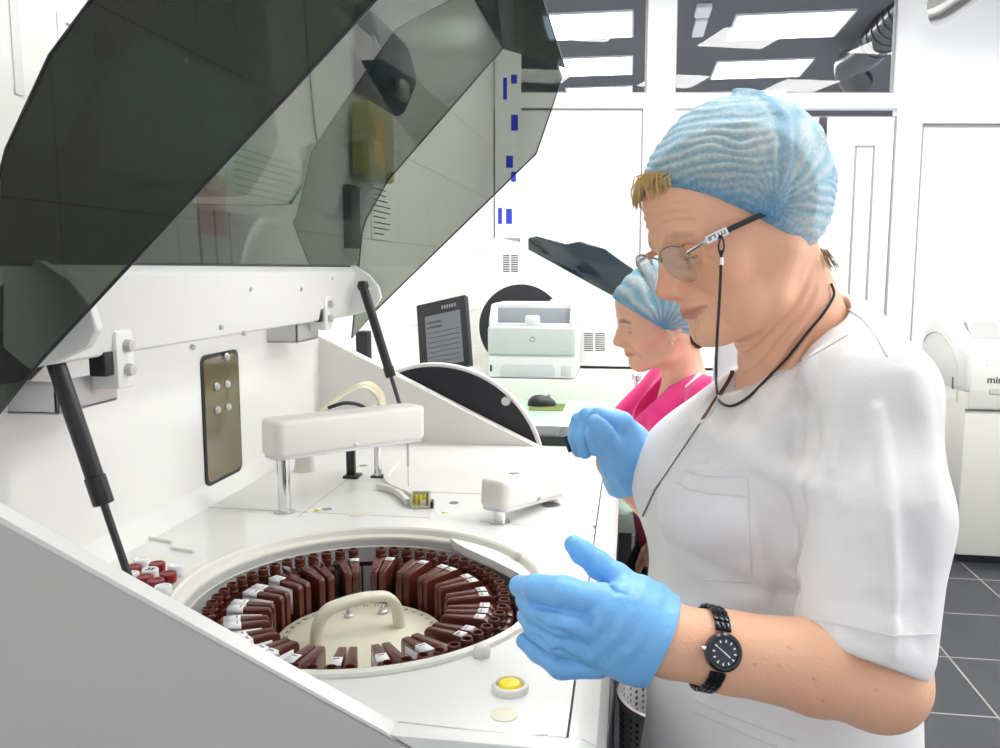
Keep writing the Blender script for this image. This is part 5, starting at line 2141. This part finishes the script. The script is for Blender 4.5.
# ------------------------------------------------------------------ near hand in its glove
def jl(seq):
    return [V3(at(x, y, Y=Y)) for x, y, Y in seq]
RF = .0122
handL = dict(
    palm=[(jl([(664, 640, .772), (636, 612, .768), (606, 600, .764)]), [.031, .025, .0160]),
          (jl([(664, 642, .772), (632, 626, .762), (602, 616, .757)]), [.030, .024, .0160]),
          (jl([(664, 644, .772), (632, 640, .764), (598, 636, .758)]), [.030, .024, .0155]),
          (jl([(664, 648, .772), (632, 654, .770), (596, 654, .765)]), [.030, .024, .0155]),
          (jl([(664, 636, .775), (646, 606, .790), (624, 584, .800)]), [.030, .022, .0150])],
    fingers=[(jl([(624, 584, .800), (598, 564, .802), (582, 552, .800), (574, 545, .798)]), [.0155, .0132, .0120, .0098]),
             (jl([(608, 604, .764), (562, 593, .754), (537, 589, .768), (520, 586, .786)]), [.0165, .0158, .0138, .0104]),
             (jl([(606, 632, .757), (560, 621, .745), (536, 612, .764), (525, 601, .788)]), [.0140, .0130, .0114, .0095]),
             (jl([(600, 652, .758), (558, 642, .749), (536, 628, .768), (526, 616, .790)]), [.0135, .0126, .0110, .0092]),
             (jl([(598, 664, .765), (561, 665, .760), (539, 651, .776), (525, 641, .786)]), [.0135, .0128, .0110, .0084])],
    k=.0022)
hL = hand_fn(handL)
CUFL0, CUFL1 = V3(at(650, 636, Y=.772)), V3(at(661, 640, Y=.772))


def gloveL(P):
    d = hL(P)
    ax = (CUFL1 - CUFL0) / np.linalg.norm(CUFL1 - CUFL0)
    d = smin(d, s_cap(P, CUFL0 - ax * .01, CUFL1 - ax * .002, .0320, .0338), .012)
    t = (P - CUFL1) @ V3(ax)
    d = smax(d, t - .001 - .10 * (P[:, 2] - CUFL1[2]), .001)
    w = np.clip(1 - np.abs(t + .05) / .10, 0, 1)
    nz = noise3(P, 45, 21)
    d = d - .0009 * w * np.sin((P[:, 2] * .55 - P[:, 0] * .85) * 330 + nz * 2.2) * np.clip(.5 + nz, 0, 1) - .0004 * noise3(P, 160, 22)
    # rolled edge
    rr = np.sqrt(np.maximum(s_cap(P, CUFL0, CUFL1, .0330), -.03) ** 2 + (t + .0018 - .10 * (P[:, 2] - CUFL1[2])) ** 2) - .0016
    return smin(d, rr, .001)


GRV = []
_g0 = gloveL
for g in ([(533, 605), (560, 611), (592, 619)], [(535, 620), (560, 631), (584, 642)], [(533, 635), (560, 651), (580, 661)], [(600, 578), (616, 592), (626, 594)]):
    GRV.append([V3(march(_g0, *p_)[0]) for p_ in g])


def gloveL(P):
    d = _g0(P)
    for g in GRV:
        d = smax(d, -s_chain(P, g, [.0006, .0012, -.0005], .001), .0045)
    return d


glove_m = mat('blue_nitrile', srgb(124, 188, 244), .40, spec=.45, sub=.05, subcol=(.006, .008, .01), bump=(130, .10, 3))
obj_sdf('glove', gloveL, V3((-.14, .68, 1.03)), V3((.10, .86, 1.28)), .0014, glove_m, w1)

handR = dict(
    palm=[(jl([(634, 477, 1.155), (630, 446, 1.130), (622, 424, 1.112)]), [.030, .025, .0160]),
          (jl([(634, 477, 1.157), (627, 444, 1.145), (614, 421, 1.138)]), [.030, .025, .0160]),
          (jl([(633, 478, 1.160), (620, 448, 1.165), (606, 424, 1.160)]), [.028, .024, .0150]),
          (jl([(633, 478, 1.160), (616, 452, 1.180), (600, 430, 1.180)]), [.026, .022, .0140]),
          (jl([(634, 478, 1.150), (618, 462, 1.120), (611, 447, 1.098)]), [.028, .024, .0150])],
    fingers=[(jl([(611, 447, 1.098), (605, 434, 1.080), (599, 427, 1.074), (595, 422, 1.072)]), [.0150, .0125, .0115, .0098]),
             (jl([(622, 424, 1.112), (599, 417, 1.100), (594, 434, 1.092), (596, 449, 1.098)]), [.0145, .0125, .0112, .0095]),
             (jl([(614, 421, 1.138), (588, 417, 1.124), (583, 437, 1.112), (585, 452, 1.116)]), [.0145, .0125, .0112, .0095]),
             (jl([(606, 424, 1.160), (580, 421, 1.146), (576, 438, 1.134), (579, 451, 1.136)]), [.0138, .0118, .0106, .0090]),
             (jl([(600, 430, 1.180), (577, 427, 1.168), (574, 440, 1.158), (577, 450, 1.156)]), [.0125, .0105, .0096, .0082])],
    k=.0045)
hR = hand_fn(handR)
CR0, CR1 = V3(at(624, 462, Y=1.150)), V3(at(633, 478, Y=1.156))


def gloveR(P):
    d = hR(P)
    ax = (CR1 - CR0) / np.linalg.norm(CR1 - CR0)
    d = smin(d, s_cap(P, CR0, CR1, .032, .0335), .012)
    t = (P - CR1) @ V3(ax)
    d = smax(d, t - .004, .001)
    d = d - .0007 * np.sin((P[:, 2] * .5 + P[:, 0]) * 380 + noise3(P, 60, 31) * 1.6) * np.clip(1 - np.abs(t + .02) / .06, 0, 1)
    return d


obj_sdf('glove', gloveR, V3((-.12, 1.02, 1.14)), V3((.08, 1.24, 1.32)), .0016, glove_m, w1)
pn = MB().tube([at(570, 452, Y=1.146), at(565, 436, Y=1.146)], [.0026, .0032], 12)
pen = tag(pn.build('pen', black), 'short black pen held in the farther blue glove', 'pen')

# ------------------------------------------------------------------ eyeglasses with cord
gl_ = thing('eyeglasses', 'metal half-rim eyeglasses with patterned temples and a black neck cord', 'glasses', H1.w((.1, 0, 0)))
gm = mat('gunmetal', (.30, .29, .28), .25, 1.0)
lens_m = glass_mat('lens', (.86, .87, .86), .02, 1.0, 1.5)
def lens_pt(s_, y, z):
    return H1.w((.1085 - 3.0 * (y - .018) ** 2 - .10 * z * 0 + .10 * (z), s_ * y, z - .004))
lo_ = [(.0120, .006), (.019, .0150), (.034, .0175), (.053, .0155), (.0640, .006), (.0650, -.010), (.0600, -.0235), (.050, -.0275), (.032, -.0215), (.016, -.010)]
lo_c = [(p.x, p.y) for p in curve_pts([(a, b_, 0) for a, b_ in lo_], 5, closed=True)]
for s_ in (1, -1):
    n = len(lo_c)
    vs = [lens_pt(s_, .038, -.004) + H1.wd((.0018, 0, 0))] + [lens_pt(s_, y, z) for y, z in lo_c]
    vs2 = [v + H1.wd((-.0016, 0, 0)) for v in vs]
    m_ = MB()
    N_ = n + 1
    fs = [(0, 1 + i, 1 + (i + 1) % n) for i in range(n)] + [(N_, N_ + 1 + (i + 1) % n, N_ + 1 + i) for i in range(n)] + [(1 + i, 1 + (i + 1) % n, N_ + 1 + (i + 1) % n, N_ + 1 + i) for i in range(n)]
    m_.add(vs + vs2, fs, True)
    m_.build('lens', lens_m, gl_)
    top_ = [p for p in curve_pts([lens_pt(s_, y, z) + H1.wd((-.0008, 0, 0)) for y, z in lo_[:6]], 6)]
    MB().tube(top_, .0012, 8).build('rim', gm, gl_)
    hg = lens_pt(s_, .0640, .006)
    a1 = H1.w((.082, s_ * .0740, .007))
    a2 = H1.w((.056, s_ * .0785, .009))
    a3 = H1.w((.018, s_ * .0825, .0105))
    a4 = H1.w((-.002, s_ * .0815, .010))
    MB().tube([hg, (hg + a1) / 2 + H1.wd((.002, s_ * .003, 0)), a1], [.0018, .0022, .0024], 8).build('hinge', chrome, gl_)
    tm_ = MB().ribbon([a1, (a1 + a2) / 2, a2], [H1.wd((.2, s_, 0))] * 3, .0085, .0013).build('temple', chrome, gl_)
    MB().ribbon(curve_pts([a2, a3, a4], 5), [H1.wd((.1, s_, 0))] * 11, .0060, .0016).build('temple_tip', black, tm_)
    q = MB()
    for k, (t0, t1, z0, z1) in enumerate(((.1, .25, -.002, .002), (.1, .45, .0012, .0026), (.38, .45, -.002, .0026), (.55, .62, -.0024, .002), (.55, .9, -.0024, -.001), (.83, .9, -.0024, .002), (.70, .76, -.001, .0026))):
        c0, c1 = a1.lerp(a2, t0), a1.lerp(a2, t1)
        up_ = H1.wd((0, 0, 1))
        o_ = H1.wd((.2, s_, 0)).normalized() * .0015
        q.add([c0 + up_ * z0 + o_, c1 + up_ * z0 + o_, c1 + up_ * z1 + o_, c0 + up_ * z1 + o_], [(0, 1, 2, 3)])
    q.build('temple_pattern', gm, tm_)
    np_ = H1.w((.094, s_ * .0105, -.008))
    MB().lathe([(0, -.0012), (.0035, -.0008), (.0035, .0008), (0, .0012)], 12, (0, 0, 0), Matrix.Translation(np_) @ frame((0, 0, 0), H1.wd((1, 0, 0)), H1.wd((0, 0, 1))).to_3x3().to_4x4()).build('nose_pad', mat('pad_clear' + str(s_), (.8, .78, .75), .2), gl_)
br_ = curve_pts([lens_pt(1, .0135, .004), H1.w((.1115, .005, .006)), H1.w((.1115, -.005, .006)), lens_pt(-1, .0135, .004)], 5)
MB().tube(br_, .0013, 8).build('bridge', gm, gl_)


def both1(P):
    return np.minimum(body1(P), coat1(P))


def on(px, py, off=.0025):
    p, n = march(both1, px, py)
    return p + n * off


lp0 = H1.w((.067, .0800, .003))
crd = [lp0, lp0 + Vector((.0, -.004, -.012))]
hang = [on(720, 300, .006), on(717, 345, .008)]
hang = [at(720, 290, Y=.945), at(717, 340, Y=.93), at(716, 375, Y=.925)]
low = [on(716, 392, .004), on(721, 403), on(733, 407), on(750, 398), on(770, 378), on(788, 358), on(806, 335), on(822, 314), on(832, 296), on(829, 284)]
far_ = [H1.w((-.085, .02, -.105)), H1.w((-.085, -.03, -.10)), H1.w((-.03, -.068, -.07)), H1.w((.04, -.08, -.02)), H1.w((.067, -.0775, .002))]
MB().tube(curve_pts(crd[1:] + hang + low, 6), .0016, 8).build('neck_cord', black, gl_)
MB().tube(curve_pts([lp0 + Vector((0, 0, .004)), lp0 + Vector((-.003, -.003, -.008)), lp0 + Vector((0, -.003, -.018)), lp0 + Vector((.003, -.003, -.008)), lp0 + Vector((0, 0, .004))], 5), .0010, 6).build('cord_loop', black, gl_)
MB().tube([lp0 + Vector((0, -.004, -.020)), lp0 + Vector((0, -.005, -.028))], .0024, 10).build('cord_bead', chrome, gl_)

# ------------------------------------------------------------------ wristwatch
wt = thing('wristwatch', 'black link wristwatch with round dark dial on the bare forearm', 'watch', at(720, 652, Y=.74))
wc = EL + (WL - EL) * .80
wax = Vector(((WL - EL) / np.linalg.norm(WL - EL)).tolist())
wp_, wn_ = march(body1, 722, 652)
MWt = frame(wp_ + wn_ * .002, wax, Vector(wn_).cross(wax))
MWt = Matrix.Translation(wp_ + wn_ * .001) @ frame((0, 0, 0), wax, Vector(wn_).cross(wax)).to_3x3().to_4x4()
MB().lathe([(.0, -.003), (.0155, -.003), (.0170, .0), (.0170, .0045), (.0150, .0065), (.0128, .0062), (.0122, .0050), (0, .0050)], 40, (0, 0, 0), MWt).build('case', mat('watch_case', (.05, .055, .06), .22, .8), wt)
dl = MB().lathe([(0, .0051), (.0120, .0051), (.0120, .0054), (0, .0054)], 32, (0, 0, 0), MWt).build('dial', mat('watch_dial', srgb(52, 58, 66), .3), wt)
q = MB()
for k in range(12):
    a = k * PI / 6
    q.box((.0088, -.0007, .0053), (.0112, .0007, .0058), 0, 1, MWt @ Matrix.Rotation(a, 4, 'Z'))
q.build('hour_marks', chrome, dl)
q = MB()
q.box((-.001, -.0006, .0056), (.0068, .0006, .0061), 0, 1, MWt @ Matrix.Rotation(2.6, 4, 'Z'))
q.box((-.001, -.0004, .0058), (.0092, .0004, .0063), 0, 1, MWt @ Matrix.Rotation(-.5, 4, 'Z'))
q.build('hands', chrome, dl)
MB().lathe([(0, 0), (.0025, 0), (.0025, .004), (0, .004)], 12, (0, 0, 0), MWt @ Matrix.Translation((.0165, .0, .002)) @ Matrix.Rotation(PI / 2, 4, 'Y')).build('crown', chrome, wt)
# links round the wrist: points on the skin in the plane of the watch
cen = Vector((EL + V3(wax) * float((V3(wp_) - EL) @ V3(wax))).tolist())
r0 = (Vector(wp_) - cen)
e1 = r0 - wax * r0.dot(wax)
e1.normalize()
e2 = wax.cross(e1)
bandm = mat('watch_band', (.03, .035, .045), .2, .7)
for k in range(1, 22):
    a = 2 * PI * (k + 1.4) / 24.8 if k <= 21 else 0
    dirv = e1 * math.cos(a) + e2 * math.sin(a)
    t = .02
    for _ in range(40):
        v = float(body1(V3(cen + dirv * t)[None])[0])
        t -= v
        if abs(v) < 2e-4:
            break
    p = cen + dirv * (t + .0022)
    M = Matrix.Translation(p) @ frame((0, 0, 0), wax, e1 * -math.sin(a) + e2 * math.cos(a)).to_3x3().to_4x4()
    mb_ = MB()
    for x0 in (-.0075, -.0025, .0025):
        mb_.box((x0 + .0002, -.0043, -.0018), (x0 + .0048, .0043, .0018), .0008, 2, M)
    mb_.build('band_link', bandm, wt)
# ================================================================== the seated woman in pink
H2 = Head((.0707, 2.1496, 1.3436), 3.3541, .2579, -.1671, 1.0335, 0)
w2 = thing('person', 'woman in pink top and blue cap working at the bench beyond the machine', 'person', (.13, 2.17, 0))
TA2 = axes(math.radians(194), 0, 0)
TO2 = V3((.135, 2.175, 0))
def T2(f_, l_, z):
    return (TO2 + V3((f_, l_, z)) @ TA2)
SL2, SR2 = T2(-.02, .165, 1.150), T2(-.01, -.165, 1.150)
EL2, WL2 = T2(.02, .205, .92), T2(.085, .12, .80)
ER2, WR2 = T2(.13, -.20, 1.00), V3(at(622, 455, Y=2.42))
N20, N21 = V3(H2.w((-.030, 0, -.045))), T2(-.015, 0, 1.140)
def body2(P):
    d = boxed(P, (-.10, 1.95, 1.18), (.25, 2.36, 1.52), lambda q: H2.sdf(H2.loc(q)) * H2.s, .05)
    d = smin(d, s_cap(P, N20, N21, .050, .056), .03)
    d = smin(d, s_cap(P, T2(-.01, 0, 1.06), T2(-.02, 0, .72), .09, .11), .06)
    d = smin(d, s_chain(P, [SR2, T2(-.015, 0, 1.135), SL2], [.040, .05, .040], .02), .04)
    d = smin(d, s_chain(P, [SL2, EL2, WL2], [.042, .038, .026], .01), .02)
    d = smin(d, s_chain(P, [SR2, ER2, WR2], [.042, .038, .026], .01), .02)
    for W_, dr in ((WL2, V3((-.03, .05, -.05))), (WR2, V3((-.01, .06, -.03)))):
        d = smin(d, s_cap(P, W_, W_ + dr * .8, .024, .022), .02)
        for k in range(4):
            b_ = W_ + dr * .8 + V3((0, (k - 1.5) * .016, 0))
            d = smin(d, s_chain(P, [b_, b_ + dr * .5 + V3((0, 0, .004)), b_ + dr * .85 + V3((0, 0, -.014))], [.0095, .0085, .0075], .003), .006)
        d = smin(d, s_chain(P, [W_ + dr * .3, W_ + dr * .6 + V3((0, -.03, 0)), W_ + dr + V3((0, -.038, -.008))], [.012, .010, .008], .004), .01)
    for s_ in (-1, 1):
        d = smin(d, s_chain(P, [T2(-.02, .09 * s_, .70), T2(.10, .10 * s_, .52), T2(.0, .10 * s_, .10), T2(.08, .10 * s_, .045)], [.085, .058, .042, .036], .02), .03)
    return d
def body2_col(P):
    C = np.tile(V3(srgb(236, 188, 160)), (len(P), 1))
    q = H2.loc(P)
    face = (q[:, 2] > -.125) & (np.abs(q[:, 0]) < .14) & (np.abs(q[:, 1]) < .1)
    C[face] = H2.col(q[face], srgb(232, 182, 154), srgb(186, 104, 98), srgb(74, 50, 42), (.05, .03, .02))
    return C
obj_sdf('body', body2, (-.24, 1.90, .0), (.36, 2.50, 1.50), .0032, skin_mat('skin_fair'), w2, body2_col)
RIM2 = (.95, -.020)
def hair2(P):
    q = H2.loc(P)
    d = s_ell(q, (-.012, 0, .032), (.1005, .0795, .0905))
    h = (q[:, 2] - RIM2[0] * q[:, 0] - RIM2[1]) / math.hypot(1, RIM2[0])
    d = smax(d, -(h + .010), .006)
    b_ = s_ell(q, (-.070, .0, -.060), (.034, .060, .040))
    d = smin(d, b_, .015)
    return d - .0012 * np.sin(q[:, 1] * 600 + q[:, 2] * 300)
obj_sdf('hair', hair2, (-.10, 1.95, 1.15), (.26, 2.36, 1.50), .0032, mat('hair_dark', srgb(46, 32, 30), .45), w2)
ridge2 = [(-.02, .084, .0), (-.006, .086, -.016)]
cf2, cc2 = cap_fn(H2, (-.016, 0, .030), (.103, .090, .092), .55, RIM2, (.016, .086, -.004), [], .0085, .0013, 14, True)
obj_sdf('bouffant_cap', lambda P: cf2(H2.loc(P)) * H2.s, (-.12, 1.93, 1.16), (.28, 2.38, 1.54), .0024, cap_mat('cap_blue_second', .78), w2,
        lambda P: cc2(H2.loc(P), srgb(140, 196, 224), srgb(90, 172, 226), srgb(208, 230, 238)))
er = H2.w((.002, .0850, -.046))
e_ = MB().lathe([(0, -.0035), (.0025, -.0025), (.0035, 0), (.0025, .0025), (0, .0035)], 14, er).build('earring', paper, w2)
PK = [pxl([(650, 410, 2.08), (665, 425, 2.05), (690, 400, 2.03)]), pxl([(640, 405, 2.1), (650, 430, 2.08), (648, 455, 2.06)]), pxl([(625, 415, 2.2), (640, 425, 2.15)])]
def top2(P):
    q = (P - TO2) @ TA2.T
    d = s_ell(q, (.005, 0, 1.04), (.125, .170, .14))
    d = smin(d, s_ell(q, (-.01, 0, .85), (.125, .165, .22)), .06)
    d = smin(d, s_chain(P, [SR2, T2(-.02, 0, 1.150), SL2], [.054, .058, .054], .02), .05)
    d = smin(d, s_chain(P, [SL2, SL2 + (EL2 - SL2) * .9], [.058, .056], .02), .03)
    d = smin(d, s_chain(P, [SR2, ER2, ER2 + (WR2 - ER2) * .35], [.058, .054, .048], .02), .03)
    d = smax(d, .70 - q[:, 2], .01)
    for pts in PK:
        d = d + fold(P, pts, .005, .014, 1)
    d = d - .0016 * noise3(P, 40, 18)
    d = smax(d, -s_cap(P, N20, N21, .064, .068), .004)
    d = smax(d, -s_chain(P, [T2(.05, 0, 1.23), T2(.08, 0, 1.13), T2(.13, -.01, 1.095)], [.05, .045, .020], .01), .004)
    return d
pink = mat('pink_cotton', srgb(232, 48, 132), .75, spec=.2, sheen=.2, bump=(600, .1, 2))
to = obj_sdf('pink_top', top2, (-.24, 1.90, .68), (.40, 2.52, 1.28), .0036, pink, w2)
seam_on(top2, [(686, 387), (700, 374), (711, 366)], .010, .0018, 'white_collar_strip', to, paper)
for s_ in (-1, 1):
    def shoe2(P, s_=s_):
        return smax(s_chain(P, [T2(-.03, .10 * s_, .055), T2(.14, .10 * s_, .038)], [.05, .042], .02), .002 - P[:, 2], .004)
    c_ = T2(.05, .10 * s_, .05)
    obj_sdf('shoe', shoe2, c_ - V3((.2, .15, .06)), c_ + V3((.2, .15, .12)), .007, MATS['shoe_white'], w2)


def trousers2(P):
    d = None
    for s_ in (-1, 1):
        e = s_chain(P, [T2(-.02, .09 * s_, .72), T2(.10, .10 * s_, .52), T2(.0, .10 * s_, .10)], [.098, .072, .058], .02)
        d = e if d is None else smin(d, e, .04)
    return smax(d, P[:, 2] - .80, .01)
obj_sdf('trousers', trousers2, (-.24, 1.90, .02), (.40, 2.50, .84), .007, mat('dark_cloth', srgb(28, 28, 34), .8), w2)
# ------------------------------------------------------------------ even ambient fill for the open room, and exposure
W = bpy.data.worlds.new('world')
SC.world = W
W.use_nodes = True
W.node_tree.nodes['Background'].inputs[0].default_value = (.93, .96, 1, 1)
W.node_tree.nodes['Background'].inputs[1].default_value = .92
SC.view_settings.view_transform = 'Standard'
SC.view_settings.look = 'None'
SC.view_settings.gamma = 1
SC.view_settings.use_curve_mapping = False
SC.view_settings.exposure = 0.0
SC.cycles.max_bounces = 12
SC.cycles.transparent_max_bounces = 24
SC.cycles.sample_clamp_indirect = 6
